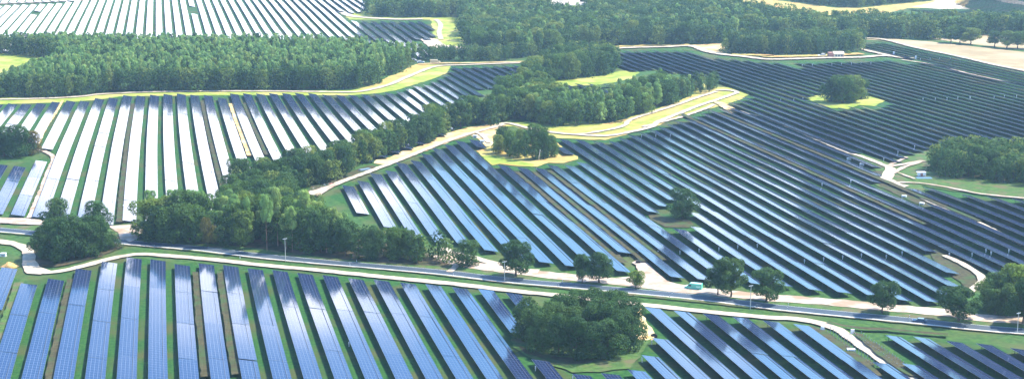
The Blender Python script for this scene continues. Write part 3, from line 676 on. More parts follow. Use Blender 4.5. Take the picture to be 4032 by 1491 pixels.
def wood(spec, sp, hr, styles, reg, wf=(.72, 1.0), edge=None, holes=()):
    P = PL(spec); xs = [p[0] for p in P]; ys = [p[1] for p in P]; hs = [PL(h) for h in holes]; n0 = len(TREES)
    j = 0; y = min(ys)
    while y < max(ys) + sp:
        x = min(xs) + (sp / 2 if j % 2 else 0)
        while x < max(xs) + sp:
            px, py = x + rnd.uniform(-.42, .42) * sp, y + rnd.uniform(-.42, .42) * sp
            x += sp
            if not bool(inside([px], [py], P)[0]) or any(bool(inside([px], [py], h)[0]) for h in hs): continue
            d = depth_of(px, py); u = 6000 * px / d; vtop = 745.5 - 6000 * (math.tan(PITCH) - 0) + 0
            if abs(u) > 2016 + 130: continue
            st = styles[int(rnd.random() * len(styles))]
            ed = edge and not bool(inside([px], [py - edge[0]], P)[0])
            if ed: st = edge[1][int(rnd.random() * len(edge[1]))]
            h = rnd.uniform(*hr) * (.88 if ed else 1)
            if rnd.random() < .12: h *= rnd.uniform(.72, .95)
            TREES.append([px, py, h, h * rnd.uniform(*wf) * (1.25 if ed else 1) * (.55 if st in ('pine', 'dense') else .62 if st == 'birch' else .85), st, reg, None, None])
        y += sp * .87; j += 1
    print(reg, len(TREES) - n0)

BROAD = ('oak', 'oak', 'round', 'bush', 'birch')
# single trees and groves traced one by one
T('b2', 1585, 112, -82, 205, 'oak', 'road', 'leafD', 'dense round dark green tree at the right end of the roadside wood')
T('Z4', 787, 740, 408, 315, 'round', 'road'); T('Z4', 1413, 805, 528, 180, 'round', 'road'); T('Z4', 1570, 800, 512, 275, 'round', 'road')
T('b3', 930, 278, 138, 132, 'round', 'road', 'leafY', 'small bright green young tree between the sandy yard and the road')
T('b3', 1543, 330, 62, 185, 'round', 'road'); T('b3', 1642, 347, 55, 215, 'round', 'road'); T('b3', 1907, 382, 130, 250, 'round', 'road')
T('b4', 857, 467, 218, 232, 'round', 'road'); T('b4', 1432, 527, 262, 310, 'round', 'road'); T('b4', 1912, 548, 215, 250, 'round', 'road')
for q in ((1640, 420, 215, 210), (1745, 425, 150, 220), (1800, 480, 240, 200), (1990, 440, 130, 240), (1700, 470, 280, 180), (1900, 470, 200, 190)): T('b4', *q, 'oak', 'corner')
T('b4', 1860, 430, 98, 250, 'oak', 'corner', 'leafY', 'yellow-green tree rising out of the dark grove at the right edge')
T('m3', 1275, 688, 466, 225, 'oak', 'lone', None, 'lone round dark tree standing in a brown clearing among the solar rows')
for q in ((475, 765, 590, 165), (560, 775, 574, 185), (640, 764, 572, 175), (700, 745, 598, 130), (590, 740, 580, 180)): T('t4', *q, 'oak', 'round')
for q in ((440, 790, 543, 232), (722, 800, 565, 225), (335, 985, 745, 200), (450, 1015, 690, 260), (560, 975, 662, 270), (720, 945, 672, 230), (640, 985, 720, 230), (395, 960, 700, 220), (838, 915, 785, 150), (780, 930, 800, 130)):
    T('m1', *q, 'oak' if q[0] < 800 else 'bush', 'bend')
for q in ((30, 215, 5, 230), (150, 222, -8, 230), (-60, 210, 0, 200)): T('m1', *q, 'oak', 'left')
T('m1', 245, 205, 35, 140, 'oak', 'left', 'leafO', 'tree with a golden autumn crown at the right end of the left clump')
for q in ((330, 590), (480, 570), (620, 565), (760, 580), (880, 610), (180, 680), (310, 670), (450, 680), (600, 675), (740, 680), (880, 680), (230, 745), (350, 780), (480, 800), (600, 812), (715, 795), (820, 745), (120, 650), (420, 620), (680, 620)):
    T('b3', q[0], q[1], 0, rnd.uniform(205, 260), 'oak', 'oaks', h=rnd.uniform(10.4, 12.2))
for q in ((720, 360, 110, 190), (790, 300, 0, 230), (880, 390, 60, 240), (980, 420, 190, 170), (1000, 320, 40, 200), (1180, 320, -30, 260), (1220, 440, 200, 180), (1330, 425, 60, 200), (1330, 330, 20, 220), (1430, 400, 120, 200), (1480, 370, 190, 110)):
    T('Z3', *q, 'oak', 'grove')
T('Z3', 1087, 446, 105, 200, 'birch', 'grove', None, 'pale-trunked tree at the front of the grove by the track')
T('m1', 1560, 905, 682, 125, 'round', 'roadwood', 'leafO', 'small olive-brown autumn tree with a pale trunk beside the road')
T('m1', 1190, 852, 765, 60, 'bush', 'roadwood', 'leafO', 'narrow yellowish bush at the left end of the roadside wood'); T('m1', 1112, 838, 795, 50, 'bush', 'roadwood', 'leafO', 'tiny yellowish bush beside the sandy yard entrance')
for q in ((1372, 323, 205, 120), (1440, 326, 205, 120), (1520, 334, 218, 150), (1700, 352, 238, 120), (1792, 364, 238, 130), (1872, 366, 240, 120), (1965, 368, 235, 120)): T('t4', *q, 'round', 'avenue')
T('t4', 600, 410, 382, 50, 'bush', 'far', 'leafY', 'round yellow-green bush beside the cream farm building')
T('t1', 490, 350, 296, 45, 'bush', 'pine', 'leafO', 'small golden tree at the notch of the pine forest')
for x, yb, yt in ((275, 942, 590), (83, 935, 500), (595, 925, 600), (618, 950, 640), (528, 950, 690), (165, 900, 450), (370, 880, 470), (230, 925, 640)): T('m2', x, yb, yt, 125, 'pine', 'roadwood')
# woods
wood('b2 640,42 800,60 1150,95 1420,98 1440,60 1390,40 1200,20 | m2 900,938 760,915', 5.6, (8.5, 11.5), ('oak', 'oak', 'round', 'bush'), 'roadwood')
wood('m1 1062,852 1090,838 1300,866 1600,893 1921,918 | b2 0,-40 500,28 640,42 | m2 760,915 450,850 200,770 0,735 | m1 1900,740 1500,755 1060,785 1045,820', 5.8, (11.5, 17.5), ('oak', 'oak', 'round', 'pine', 'pine', 'dense'), 'roadwood', edge=(7, BROAD))
wood('m2 -150,480 0,470 250,478 400,462 560,425 680,372 750,300 720,265 500,320 300,345 180,405 0,430 -150,450', 5.2, (10.5, 13.5), BROAD, 'dark')
wood('m2 -150,482 0,474 200,486 330,500 330,560 250,640 200,740 0,720 | m1 1850,730 1650,735 1700,640', 5.8, (11, 14), BROAD, 'dark')
wood('m2 760,297 900,255 1100,184 1250,140 1400,62 1600,4 1790,-32 | m2 1760,-88 1580,-52 1380,5 1080,125 900,185 755,235', 5.0, (11.5, 14.5), BROAD, 'hedge')
wood('t2 1690,950 1790,890 1870,760 1921,700 | t3 60,670 180,640 260,700 300,820 380,860 250,930 100,905 -60,915 -120,950', 6.5, (13, 16), BROAD, 'centre')
wood('t3 60,672 250,628 560,585 700,569 800,537 818,490 560,452 320,490 200,590', 6.5, (14, 17), BROAD, 'centre')
wood('t3 100,905 250,936 500,953 720,930 860,895 1000,855 1180,790 1180,700 1100,712 900,772 700,832 450,838 250,820 100,800', 5.6, (13.5, 16.5), ('dense', 'pine', 'birch', 'dense', 'oak'), 'centre', edge=(8, ('pine', 'birch', 'oak', 'bush', 'dense')))
wood('t3 1180,790 1350,726 1490,700 1545,668 1500,655 1300,680 1180,705', 5.6, (9, 12), ('dense', 'birch', 'oak', 'bush'), 'centre')
wood('m4 1190,300 1215,340 1260,372 1500,398 1921,442 2200,475 2200,285 1700,262 1500,250 1300,250', 5.6, (10.5, 13), ('oak', 'oak', 'bush', 'round'), 'eastwood')
wood('t1 -200,388 450,388 1000,400 1921,408 | t2 700,418 1050,475 1205,470 1210,484 1160,502 1060,555 1000,572 880,640 780,668 0,682 | t1 1921,684 1100,688 780,695 640,722 450,735 0,735 -200,738 -200,732 0,722 100,685 170,650 330,610 430,520 390,440 200,422 0,404 -200,397', 5.6, (14.5, 17), ('dense', 'dense', 'dense', 'pine', 'birch'), 'pine', wf=(.62, .85), edge=(11, BROAD))
wood('t2 1205,464 1921,458 | t3 0,455 60,445 170,425 180,400 | t3 60,425 0,430 | t2 1700,435 1205,440', 6.0, (9, 11.5), BROAD, 'far')
wood('t2 850,128 1100,134 1380,133 1500,128 1545,150 1560,240 1568,338 1640,400 1921,425 | t3 0,425 170,420 560,354 1100,346 1330,337 1600,330 1660,300 | t4 0,300 430,302 620,292 750,282 1000,292 1230,302 1500,282 1640,264 1921,282 2200,292 2200,218 1500,218 700,216 400,216 0,152 -200,118 | t3 1700,120 1600,20 1560,-20 0,-20 | t2 850,-20', 8.0, (13.5, 18), ('oak', 'oak', 'oak', 'birch', 'round', 'dense'), 'north', wf=(.85, 1.12), holes=['t3 290,20 560,20 590,150 250,150'])
wood('t3 1590,405 1921,413 | t4 0,416 430,412 600,400 690,384 700,345 430,340 0,360 | t3 1610,365', 6.5, (13, 16), ('oak', 'birch', 'oak', 'bush'), 'far')
wood('t4 180,14 500,56 680,62 850,42 1230,4 1240,-40 100,-40', 8.0, (13, 16), ('oak', 'oak', 'birch'), 'north')
wood('b4 1640,430 1900,470 2200,500 2200,380 1900,380 1680,380', 6.5, (9, 12), ('oak', 'bush'), 'corner')

REG = {'road': 'tree in the row beside the road', 'corner': 'tree in the grove at the lower right edge', 'lone': 'tree', 'round': 'tree in the round grove inside the dark field', 'bend': 'tree in the grove at the track bend',
       'left': 'tree in the clump at the left edge', 'oaks': 'oak in the big oak grove below the road', 'grove': 'tree in the grove by the central sandy track', 'roadwood': 'tree in the roadside wood', 'dark': 'tree in the dark wood behind the roadside wood',
       'hedge': 'tree in the diagonal tree belt along the sandy track', 'centre': 'tree in the central wood', 'eastwood': 'tree in the dark wood at the right edge', 'avenue': 'tree in the row along the pale harvested field',
       'pine': 'tree in the pine forest', 'far': 'tree beyond the central field', 'north': 'tree in the northern forest'}
LOOK = {'oak': 'broad leafy', 'round': 'round-crowned', 'bush': 'low bushy', 'birch': 'slender pale-trunked', 'pine': 'tall bare-trunked pine', 'dense': 'narrow conical pine'}
for t in TREES: t.append(t[2] * math.sqrt(t[3]) / math.hypot(t[0], t[1]))
traced = [t for t in TREES if t[5] in ('road', 'corner', 'lone', 'round', 'bend', 'left', 'oaks', 'grove', 'avenue') or t[7]]
LIM = {'b': 285, 'p': 160}
ind = list(traced); ids = set(id(t) for t in ind)
for kind in 'bp':
    c = sorted([t for t in TREES if id(t) not in ids and (t[4] in ('pine', 'dense')) == (kind == 'p')], key=lambda t: -t[8])
    c = c[:LIM[kind] - (len(traced) if kind == 'b' else 0)]; ind += c; ids |= set(id(t) for t in c)
groups = {}; MC = {}
for t in ind: groups.setdefault((t[5], t[4] if t[5] != 'oaks' else 'oak'), []).append(t)
for (reg, st), lst in groups.items():
    lst.sort(key=lambda t: t[0] / depth_of(t[0], t[1]))
    for i, t in enumerate(lst):
        x, y, h, w, st, reg, mat, lab, _ = t
        v = rnd.randrange(len(HI[st])); e = empty('oak_tree' if st in ('oak', 'bush') and reg == 'oaks' else 'pine_tree' if st in ('pine', 'dense') else 'bush' if st == 'bush' and h < 6 else 'tree', x, y, 0, rnd.uniform(0, 6.28))
        e.scale = (w / NOM * 1.2, w / NOM * 1.2, h / NOM * 1.04)
        cm = HI[st][v]; mat = mat or ('leafD' if st not in ('pine', 'dense') and rnd.random() < {'oaks': 1, 'lone': 1, 'left': .9, 'bend': .95, 'road': .9, 'round': .7, 'dark': .8, 'roadwood': .6, 'corner': .7, 'grove': .4, 'eastwood': .85, 'hedge': .25}.get(reg, 0) else None)
        if mat:
            if (st, v, mat) not in MC: MC[(st, v, mat)] = cm.copy(); MC[(st, v, mat)].materials.clear(); MC[(st, v, mat)].materials.append(M[mat])
            cm = MC[(st, v, mat)]
        link('crown', cm, e); link('trunk', TRK[st][v], e)
        if not lab:
            noun = REG[reg]
            lab = '%s %s, %s from the left' % (LOOK[st] if reg != 'oaks' else 'dark green', noun, ordn(i + 1)) if len(lst) > 1 else '%s %s' % (LOOK[st], noun)
            lab = lab.replace('pine tree in the pine forest', 'tree in the pine forest').replace('pine tree', 'pine').replace(' oak in the big oak', ' oak in the big')
        tag(e, lab, 'bush' if st == 'bush' and h < 6 else 'tree', 'trees: ' + REG[reg].replace('tree in ', 'in '))
print('individual trees', len(ind), 'of', len(TREES))
rest = [t for t in TREES if id(t) not in ids]
byreg = {}
for t in rest: byreg.setdefault({'pine': 'pine_forest', 'north': 'northern_forest'}.get(t[5], 'woodland'), []).append(t)
for name, lst in byreg.items():
    Vs = []; mi = []; ti = []; nq = 0
    for t in lst:
        x, y, h, w, st = t[:5]; B = LO[st][rnd.randrange(4)]; a = rnd.uniform(0, 6.28); c, s = math.cos(a), math.sin(a)
        V = np.empty_like(B); V[:, 0] = (B[:, 0] * c - B[:, 1] * s) * w * 1.2 + x; V[:, 1] = (B[:, 0] * s + B[:, 1] * c) * w * 1.2 + y; V[:, 2] = B[:, 2] * h
        k = len(V) // 4; p = st in ('pine', 'dense')
        Vs.append(V); mi.append(np.full(k, 1 if p else 0)); ti.append(np.full(len(V), rnd.random()))
        r0 = .14; hh = h * .8
        tv = np.array([[(x + sx * r0, y + sy * r0, 0), (x + tx * r0, y + ty * r0, 0), (x + tx * r0 * .5, y + ty * r0 * .5, hh), (x + sx * r0 * .5, y + sy * r0 * .5, hh)] for sx, sy, tx, ty in ((-1, -1, 1, -1), (1, -1, 1, 1), (1, 1, -1, 1), (-1, 1, -1, -1))]).reshape(-1, 3)
        Vs.append(tv); mi.append(np.full(4, 2)); ti.append(np.full(16, .5))
    V = np.concatenate(Vs)
    me = mesh_np(name, V, 0, [M['leafBs'], M['leafPs'], M['bark']], mi=np.concatenate(mi), tint=np.concatenate(ti))
    o = link(name, me); print(name, len(lst), len(V) // 4)
    tag(o, {'pine_forest': 'dense green pine forest behind the bright left field', 'northern_forest': 'hazy mixed forest across the top of the view', 'woodland': 'leafy trees filling the inside of the woods between the fields'}[name], 'forest', kind='stuff')
# white dead trunk
p = G('Z3', 1263, 452); b = MB(); b.tube([(0, 0, -.1), (.15, 0, 2), (.35, 0, 3.4), (.75, 0, 5.4)], [.22, .19, .16, .1]); b.tube([(.5, 0, 4.4), (.95, .1, 5.3)], [.1, .06]); b.tube([(.6, 0, 4.8), (.2, 0, 5.7)], [.08, .04])
tag(b.build('dead_tree', M['birch'], smooth=True), 'bare white dead trunk in front of the grove by the track', 'dead tree').location = (p[0], p[1], 0)

# ------------------------------------------------------------------ vehicles, cabinets, poles, buildings
def heading(a, b):
    p, q = G(*a), G(*b); return math.atan2(q[1] - p[1], q[0] - p[0])
RH = heading(('b3', 1300, 0 + 322), ('b3', 1500, 342))
# green van, nose to the left
p = G('b3', 1362, 283); v = empty('delivery_van', p[0], p[1], 0, RH + math.pi)
W2 = 1.0
b = MB(); b.prism([(2.75, .45), (2.85, .75), (2.75, 1.12), (2.05, 1.32), (1.35, 2.15), (1.1, 2.30), (-2.75, 2.36), (-2.9, 2.25), (-2.95, .45)], -W2, W2); b.build('body', M['mint'], v, .06)
b = MB(); b.box(-2.7, 1.05, -.88, .88, 2.365, 2.41, .06); b.build('roof', M['mintl'], v)
b = MB(); b.prism([(2.08, 1.33), (1.42, 2.10), (1.40, 2.13), (2.11, 1.36)], -.86, .86); b.build('windscreen', M['glass'], v).location = (.03, 0, .02)
b = MB(); b.prism([(2.86, .5), (2.93, .8), (2.80, 1.14), (2.1, 1.34), (2.1, 1.36), (2.84, 1.18), (2.97, .8), (2.9, .5)], -.95, .95); b.build('bonnet', M['white'], v)
for sy in (-1, 1):
    b = MB(); b.prism([(1.72, 1.38), (1.32, 1.95), (.62, 1.98), (.62, 1.38)], sy * W2 - .012, sy * W2 + .012); b.build('side_window', M['glass'], v)
    b = MB(); b.box(-2.55, -1.1, sy * W2 - .008, sy * W2 + .008, 1.25, 1.62); b.box(-2.2, -1.35, sy * W2 - .008, sy * W2 + .008, 1.02, 1.18); b.build('lettering_panel', M['mintl'], v)
    b = MB(); b.box(2.70, 2.92, sy * .78 - .14, sy * .78 + .14, .82, 1.02); b.build('headlight', M['white'], v)
    for x in (1.9, -1.85):
        b = MB(); b.wheel(x, sy * .9, .36, .36, .24); w = b.build('wheel', M['tyre'], v)
        b = MB(); b.wheel(x, sy * 1.03, .36, .2, .03, 10); b.build('rim', M['steel'], w)
b = MB(); b.box(2.88, 3.0, -.95, .95, .38, .58); b.build('bumper', M['tyre'], v)
tag(v, 'mint green van with white bonnet parked on the sandy strip facing left', 'van')
def car(x, y, rz, body, cabin, label, name='parked_car', sc=1.0):
    c = empty(name, x, y, .03, rz); c.scale = (sc,) * 3
    b = MB(); b.prism([(2.1, .3), (2.2, .55), (2.1, .78), (1.15, .92), (-1.7, .98), (-2.1, .9), (-2.18, .35)], -.88, .88); b.build('body', body, c, .05)
    b = MB(); b.add([(1.15, -.82, .9), (1.15, .82, .9), (-1.85, .82, .95), (-1.85, -.82, .95), (.35, -.62, 1.42), (.35, .62, 1.42), (-1.4, .62, 1.45), (-1.4, -.62, 1.45)], [(0, 3, 2, 1), (4, 5, 6, 7), (0, 1, 5, 4), (1, 2, 6, 5), (2, 3, 7, 6), (3, 0, 4, 7)]); b.build('windows', M['glass'], c)
    b = MB(); b.box(-1.42, .38, -.64, .64, 1.43, 1.50, .08); b.build('roof', cabin, c, .03)
    for sy in (-1, 1):
        b = MB(); b.box(2.02, 2.19, sy * .62 - .15, sy * .62 + .15, .60, .74); b.build('headlight', M['white'], c)
        for wx in (1.35, -1.3):
            b = MB(); b.wheel(wx, sy * .80, .31, .31, .2); w = b.build('wheel', M['tyre'], c)
            b = MB(); b.wheel(wx, sy * .91, .31, .18, .02, 10); b.build('rim', M['steel'], w)
    tag(c, label, 'car'); return c
RH2 = heading(('b4', 1000, 520), ('b4', 1300, 545))
p = G('b4', 1135, 530); car(p[0], p[1], RH2 + math.pi, M['navy'], M['bluegrey'], 'dark blue car driving left on the road at the right', 'car')
p = G('t2', 1237, 474); car(p[0], p[1], .2, M['white'], M['white'], 'white car parked in the dark under the trees above the track', sc=1.25)
p = G('t4', 405, 425); car(p[0], p[1], 3.3, M['white'], M['white'], 'white car parked left of the brick farm building', sc=1.5)
p = G('t2', 1345, 478); c = empty('camper_van', p[0], p[1], 0, 0)
b = MB(); b.prism([(-3.6, .5), (-3.7, 2.9), (1.6, 2.9), (2.4, 1.9), (3.6, 1.5), (3.7, .5)], -1.1, 1.1); b.build('body', M['cream'], c, .06)
b = MB(); b.prism([(1.75, 2.75), (2.42, 1.95), (2.5, 1.98), (1.83, 2.78)], -.95, .95); b.build('windscreen', M['glass'], c)
for x in (-2.2, 2.3):
    for sy in (-1, 1): b = MB(); b.wheel(x, sy * 1.0, .42, .42, .25); b.build('wheel', M['tyre'], c)
tag(c, 'cream camper van parked under the trees above the track, nose right', 'van')
# white transformer cabinets: body, roof, door
def station(t, x, y, w, d, h, rz, lab, nm='transformer_cabinet'):
    p = G(t, x, y); c = empty(nm, p[0], p[1], 0, rz)
    b = MB(); b.box(-w / 2, w / 2, -d / 2, d / 2, 0, h); b.build('housing', M['white'], c, .03)
    b = MB(); b.box(-w / 2 - .1, w / 2 + .1, -d / 2 - .1, d / 2 + .1, h, h + .14, .05); b.build('roof', M['white'], c)
    b = MB()
    b.box(-w * .32, -.03, -d / 2 - .025, -d / 2, .15, h - .2); b.box(.03, w * .32, -d / 2 - .025, -d / 2, .15, h - .2); b.build('doors', M['steel'], c)
    b = MB(); b.box(-w / 2 - .15, w / 2 + .15, -d / 2 - .15, d / 2 + .15, -.02, .06); b.build('plinth', M['pole'], c)
    return tag(c, lab, 'transformer')
ra = -AZ
station('m4', 608, 247, 1.9, 1.1, .95, ra - .3, 'white transformer box left of the two at the track junction')
station('m4', 705, 289, 1.9, 1.1, .95, ra - .3, 'white transformer box right of the two above the track junction')
station('m4', 1022, 530, 1.9, 1.1, .95, ra - .3, 'white transformer box beside the dark row below the junction')
station('m4', 1155, 585, 1.9, 1.1, .95, ra - .3, 'white transformer box in the brown strip, lower of the pair below the junction')
station('b4', 622, 760, 2.2, 1.3, 1.3, ra + .1, 'white transformer box between posts beside the winding track')
station('b1', 26, 32, 1.9, 1.2, 1.1, 0, 'white box standing on the grass at the left edge')
station('Z3', 410, 145, 2.1, 1.4, 1.3, 0, 'upper white box on orange soil left of the grove')
station('Z3', 506, 214, 2.1, 1.4, 1.3, 0, 'lower white box on orange soil left of the grove')
for k, (t, x, y) in enumerate((('b4', 408, 604), ('b4', 633, 624), ('t4', 943, 418), ('t4', 1108, 450))):
    p = G(t, x, y); c = empty('inverter_cabinet', p[0], p[1], 0, ra); hh = 1.9 if k < 2 else 3
    b = MB(); b.box(-.55, .55, -.25, .25, .45, hh); b.build('housing', M['white'], c, .03)
    b = MB(); b.box(-.45, -.37, -.05, .05, -.02, .5); b.box(.37, .45, -.05, .05, -.02, .5); b.build('leg', M['steel'], c)
    tag(c, ['white cabinet at the head of the bare posts left of the track', 'white cabinet at the head of the bare posts right of the track', 'white cabinet at the left end of the sandy wedge by the far field', 'white cabinet at the right tip of the sandy wedge'][k], 'cabinet')
# white site trailer with an awning on a blue tarp
p = G('m4', 1150, 372); c = empty('site_trailer', p[0], p[1], 0, .1); c.scale = (.8, .8, .85)
b = MB(); b.box(-2.2, 2.2, -1.0, 1.0, .55, 2.6); b.build('cabin', M['white'], c, .06)
b = MB(); b.box(-2.9, 2.3, -1.9, 1.1, 2.62, 2.74, .1); b.build('awning', M['white'], c)
for x in (-2.6, 2.0):
    b = MB(); b.tube([(x, -1.7, 0), (x, -1.7, 2.62)], [.07, .07], 6); b.build('awning_post', M['white'], c)
b = MB(); b.box(-.9, .6, -1.03, -1.0, .7, 2.1); b.build('door', M['brick'], c)
for sy in (-1, 1): b = MB(); b.wheel(0, sy * .95, .36, .36, .22); b.build('wheel', M['tyre'], c)
tag(c, 'white site trailer with awning beside the dark wood at the right', 'trailer')
p = G('m4', 1165, 385); b = MB(); b.box(-3.6, 4.2, -2.5, 1.8, .06, .35, .5); o = b.build('tarp', M['blue'], None, .05); o.location = (p[0], p[1], 0)
tag(o, 'blue tarpaulin spread on the grass under the white trailer', 'tarpaulin')
# farm building and barns
def house(t, x, y, w, d, h, rh, rz, lab, wall, roofm, nm='farm_building', brickend=False):
    p = G(t, x, y); c = empty(nm, p[0], p[1], 0, rz)
    b = MB(); b.box(-w / 2, w / 2, -d / 2, d / 2, 0, h); b.add([(-w / 2, -d / 2, h), (-w / 2, d / 2, h), (-w / 2, 0, h + rh), (w / 2, -d / 2, h), (w / 2, d / 2, h), (w / 2, 0, h + rh)], [(0, 2, 1), (3, 4, 5)]); b.build('wall', wall, c)
    b = MB(); o = .4
    for s in (-1, 1):
        y0, z0 = s * (d / 2 + o), h - rh * o * 2 / d; b.add([(-w / 2 - o, y0, z0 + .03), (w / 2 + o, y0, z0 + .03), (w / 2 + o, 0, h + rh + .05), (-w / 2 - o, 0, h + rh + .05), (-w / 2 - o, y0, z0 + .22), (w / 2 + o, y0, z0 + .22), (w / 2 + o, 0, h + rh + .25), (-w / 2 - o, 0, h + rh + .25)], [(0, 3, 2, 1), (4, 5, 6, 7), (0, 1, 5, 4), (1, 2, 6, 5), (2, 3, 7, 6), (3, 0, 4, 7)])
    b.build('roof', roofm, c)
    if brickend: b = MB(); b.box(-w / 2 - 3.6, -w / 2 - .02, -d / 2 + .5, d / 2 - .3, 0, h + .8); b.build('annex', M['brick'], c)
    for i in range(3):
        xx = (i - 1) * w * .28; b = MB(); b.box(xx - .7, xx + .7, -d / 2 - .05, -d / 2 + .05, 1.1, 2.5); f = b.build('window', M['white'], c); b = MB(); b.box(xx - .6, xx + .6, -d / 2 - .07, -d / 2 - .052, 1.2, 2.4); b.build('pane', M['glass'], f)
    b = MB(); b.box(w * .42 - .6, w * .42 + .4, -d / 2 - .06, -d / 2 + .02, 0, 2.2); b.build('door', M['brick'], c)
    return tag(c, lab, 'building')
house('t4', 525, 432, 7.5, 6, 3.0, 1.4, 0.02, 'cream farm building with a brick annex at the edge of the far wood', M['cream'], M['cream'], brickend=True)
house('t3', 350, 60, 20, 10, 4, 3.2, -.45, 'leftmost pale barn showing above the northern forest', M['cream'], M['roof'], 'barn')
house('t3', 445, 58, 16, 9, 4, 3, .1, 'middle pale barn showing above the northern forest', M['cream'], M['roof'], 'barn')
house('t3', 508, 70, 17, 9, 4, 3, -.5, 'rightmost pale barn with a low roof above the northern forest', M['cream'], M['roof'], 'barn')
# utility poles
for k, (t, x, yt, yb) in enumerate((('b2', 222, -110, 75), ('b2', 1865, 62, 225), ('b3', 1788, 240, 430), ('b4', 1870, 445, 612))):
    p = G(t, x, yb); ny = nat(t, x, yb)[1]; h = (yb - yt) / 1.9058 / (ny + 535) * CAM_H * 1.02; c = empty('utility_pole', p[0], p[1], 0, RH)
    b = MB(); b.tube([(0, 0, -.1), (0, 0, h)], [.13, .09], 8); b.build('pole', M['pole'], c)
    b = MB(); b.box(-.85, .85, -.06, .06, h - .35, h - .22); b.build('crossarm', M['white'], c).rotation_euler = (0, 0, .9)
    for q in (-.7, 0, .7): b = MB(); b.tube([(q, 0, h - .22), (q, 0, h - .02)], [.05, .03], 6); b.build('insulator', M['white'], c).rotation_euler = (0, 0, .9)
    tag(c, ['pale pole in front of the roadside wood', 'pale pole left of the round road tree', 'pale pole beside the three road trees', 'pale pole at the right edge below the big tree'][k], 'pole', 'poles along the road')
# reflector posts along the road
for k, (t, x, y) in enumerate((('m1', 1022, 852), ('m1', 1158, 905), ('b2', -120, 50), ('b2', 705, 108), ('b2', 755, 82), ('b2', 1480, 185), ('b3', 378, 236), ('b3', 350, 268), ('b3', 1200, 322), ('b3', 1183, 352), ('b4', 152, 410), ('b4', 145, 440), ('b4', 1062, 502), ('b4', 1065, 535))):
    p = G(t, x, y); c = empty('reflector_post', p[0], p[1], 0, RH)
    b = MB(); b.box(-.09, .09, -.06, .06, -.02, 1.15, .015); b.build('post', M['white'], c); b = MB(); b.box(-.095, .095, -.065, .065, .80, 1.0); b.build('band', M['tyre'], c)
    tag(c, 'white roadside reflector post, %s from the left along the road' % ordn(k + 1), 'reflector post', 'reflector posts along the road')
# bare posts of two unfinished rows
for j, (a, e_, lab) in enumerate(((('b4', 425, 605), ('b4', 770, 860), 'left'), (('b4', 655, 640), ('b4', 1010, 895), 'right'))):
    A_, E_ = np.array(G(*a)), np.array(G(*e_)); n = 17 if j == 0 else 19
    d = (E_ - A_) / (n - 1); q = np.array([-d[1], d[0]]) / np.hypot(*d)
    for i in range(n):
        for s in (0, 1):
            w = A_ + d * i + q * (1.9 * s); b = MB(); r = .07; h = 1.75 if s else 1.3
            b.add([(-r, -r, -.02), (r, -r, -.02), (r, r, -.02), (-r, r, -.02), (-r, -r, h), (r, -r, h), (r, r, h), (-r, r, h)], [(0, 3, 2, 1), (4, 5, 6, 7), (0, 1, 5, 4), (1, 2, 6, 5), (2, 3, 7, 6), (3, 0, 4, 7)])
            b.box(r, r + .05, -r, r, h - .25, h)
            o = b.build('mounting_post', M['steel']); o.location = (w[0], w[1], 0)
            tag(o, 'bare steel post, %s from the top in the %s line %s of the winding track' % (ordn(i + 1), 'nearer' if s == 0 else 'farther', lab), 'post', 'bare posts beside the winding track')
# heaps of sand and rubble
def heap(t, x, y, rx, ry, h, mat, lab, name='sand_pile', cat='sand pile', seed=0):
    p = G(t, x, y); r = random.Random(seed); b = MB(); n = 14; rings = 5; vs = [(0, 0, h)]; fs = []
    for i in range(1, rings + 1):
        q = i / rings
        for k in range(n):
            a = 2 * math.pi * k / n; j = 1 + r.uniform(-.16, .16); vs.append((math.cos(a) * rx * q * j, math.sin(a) * ry * q * j, h * (1 - q) ** .9 * r.uniform(.8, 1.15) - (.05 if i == rings else 0)))
    for k in range(n): fs.append((0, 1 + k, 1 + (k + 1) % n))
    for i in range(1, rings):
        for k in range(n): fs.append((1 + (i - 1) * n + k, 1 + i * n + k, 1 + i * n + (k + 1) % n, 1 + (i - 1) * n + (k + 1) % n))
    b.add(vs, fs); o = b.build(name, mat, smooth=True); o.location = (p[0], p[1], 0); return tag(o, lab, cat)
heap('b1', 70, 112, 3.2, 2.6, 1.9, M['pile'], 'orange sand pile beside the white bend of the left track')
heap('m1', 115, 722, 2.6, 2.2, 1.2, M['pink'], 'pale pinkish sand heap on the strip at the left edge', seed=1)
heap('b3', 885, 640, 2.4, 2.0, 1.6, M['pile'], 'orange sand pile at the right foot of the big oak grove', seed=2)
heap('b3', 1010, 650, 3.0, 1.8, 1.0, M['pile'], 'low orange sand heap at the corner of the front right rows', seed=3)
heap('b3', 1275, 262, 2.6, 1.4, .8, M['orange'], 'small sand heap left of the green van', seed=4)
heap('b3', 1230, 255, 1.4, 1.2, .5, M['orange'], 'tiny sand heap farther left of the green van', seed=5)
heap('m2', 570, 435, 2.6, 1.8, 1.1, M['brick'], 'reddish rubble heap beside the sandy track', 'rubble_pile', 'rubble', 6)
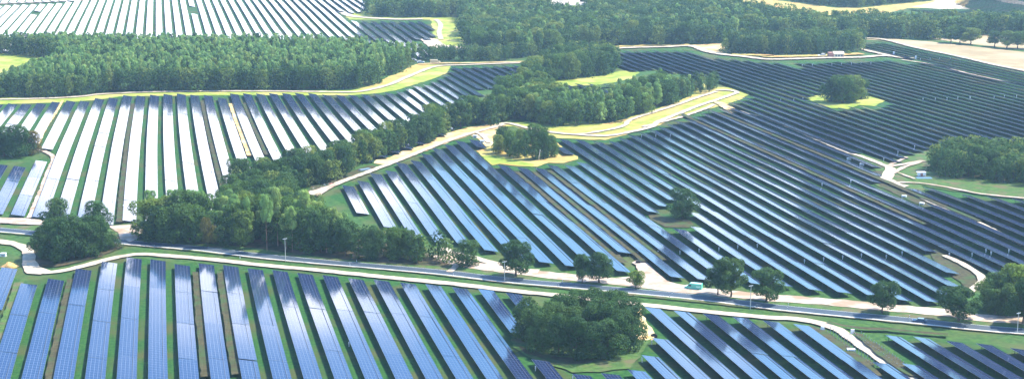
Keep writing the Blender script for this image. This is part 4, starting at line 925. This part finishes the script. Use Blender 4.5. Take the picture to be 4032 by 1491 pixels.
RL = [(430, 468), (462, 462), (490, 455), (515, 442), (540, 432), (600, 420), (625, 405), (410, 480), (645, 385), (595, 405)]
for i, (x, y) in enumerate(RL):
    heap('m2', x, y, rnd.uniform(.8, 1.5), rnd.uniform(.7, 1.1), rnd.uniform(.5, 1.0), M['rock'], 'grey rubble heap, %s from the left beside the sandy track' % ordn(i + 1), 'rubble_pile', 'rubble', 10 + i)['group'] = 'rubble heaps beside the sandy track'
p = G('m2', 815, 328); c = MB()
for i in range(5): c.box(-3.4 + i * .15, 3.2 - i * .1, -1.0, 1.0, .05 + i * .18, .19 + i * .18)
o = c.build('sheet_stack', M['bluegrey']); o.location = (p[0], p[1], 0); o.rotation_euler = (0, 0, .7); tag(o, 'grey-blue stack of sheets beside the sandy track and tree belt', 'stack')
p = G('b3', 945, 92); b = MB(); b.box(-.7, .7, -.55, .55, 0, 1.15, -.08); b.box(-.8, .8, -.65, .65, 1.15, 1.25, .05); o = b.build('waste_bin', M['tyre']); o.location = (p[0], p[1], 0); tag(o, 'dark bin on the sandy wedge above the road', 'bin')
p = G('b3', 1065, 640); b = MB(); b.box(-1.0, 1.0, -.6, .6, 0, .9, .1); b.box(-.5, .5, -.4, .4, .9, 1.2, .08); o = b.build('crate', M['tyre']); o.location = (p[0], p[1], 0); tag(o, 'dark crate at the top of the short front right row', 'crate')

# ------------------------------------------------------------------ haze
HAZE = 0.00011
if HAZE:
    b = MB(); b.box(-5200, 5200, -900, 9200, -1.0, 150.0); o = b.build('haze', M['white']); o.data.materials.clear()
    hm = bpy.data.materials.new('haze'); hm.use_nodes = True; n = hm.node_tree.nodes; n.clear()
    pv = n.new('ShaderNodeVolumePrincipled'); pv.inputs['Color'].default_value = (.48, .74, 1.0, 1); pv.inputs['Density'].default_value = HAZE; pv.inputs['Anisotropy'].default_value = .2
    ou = n.new('ShaderNodeOutputMaterial'); hm.node_tree.links.new(pv.outputs[0], ou.inputs['Volume']); o.data.materials.append(hm)
    tag(o, kind='stuff')
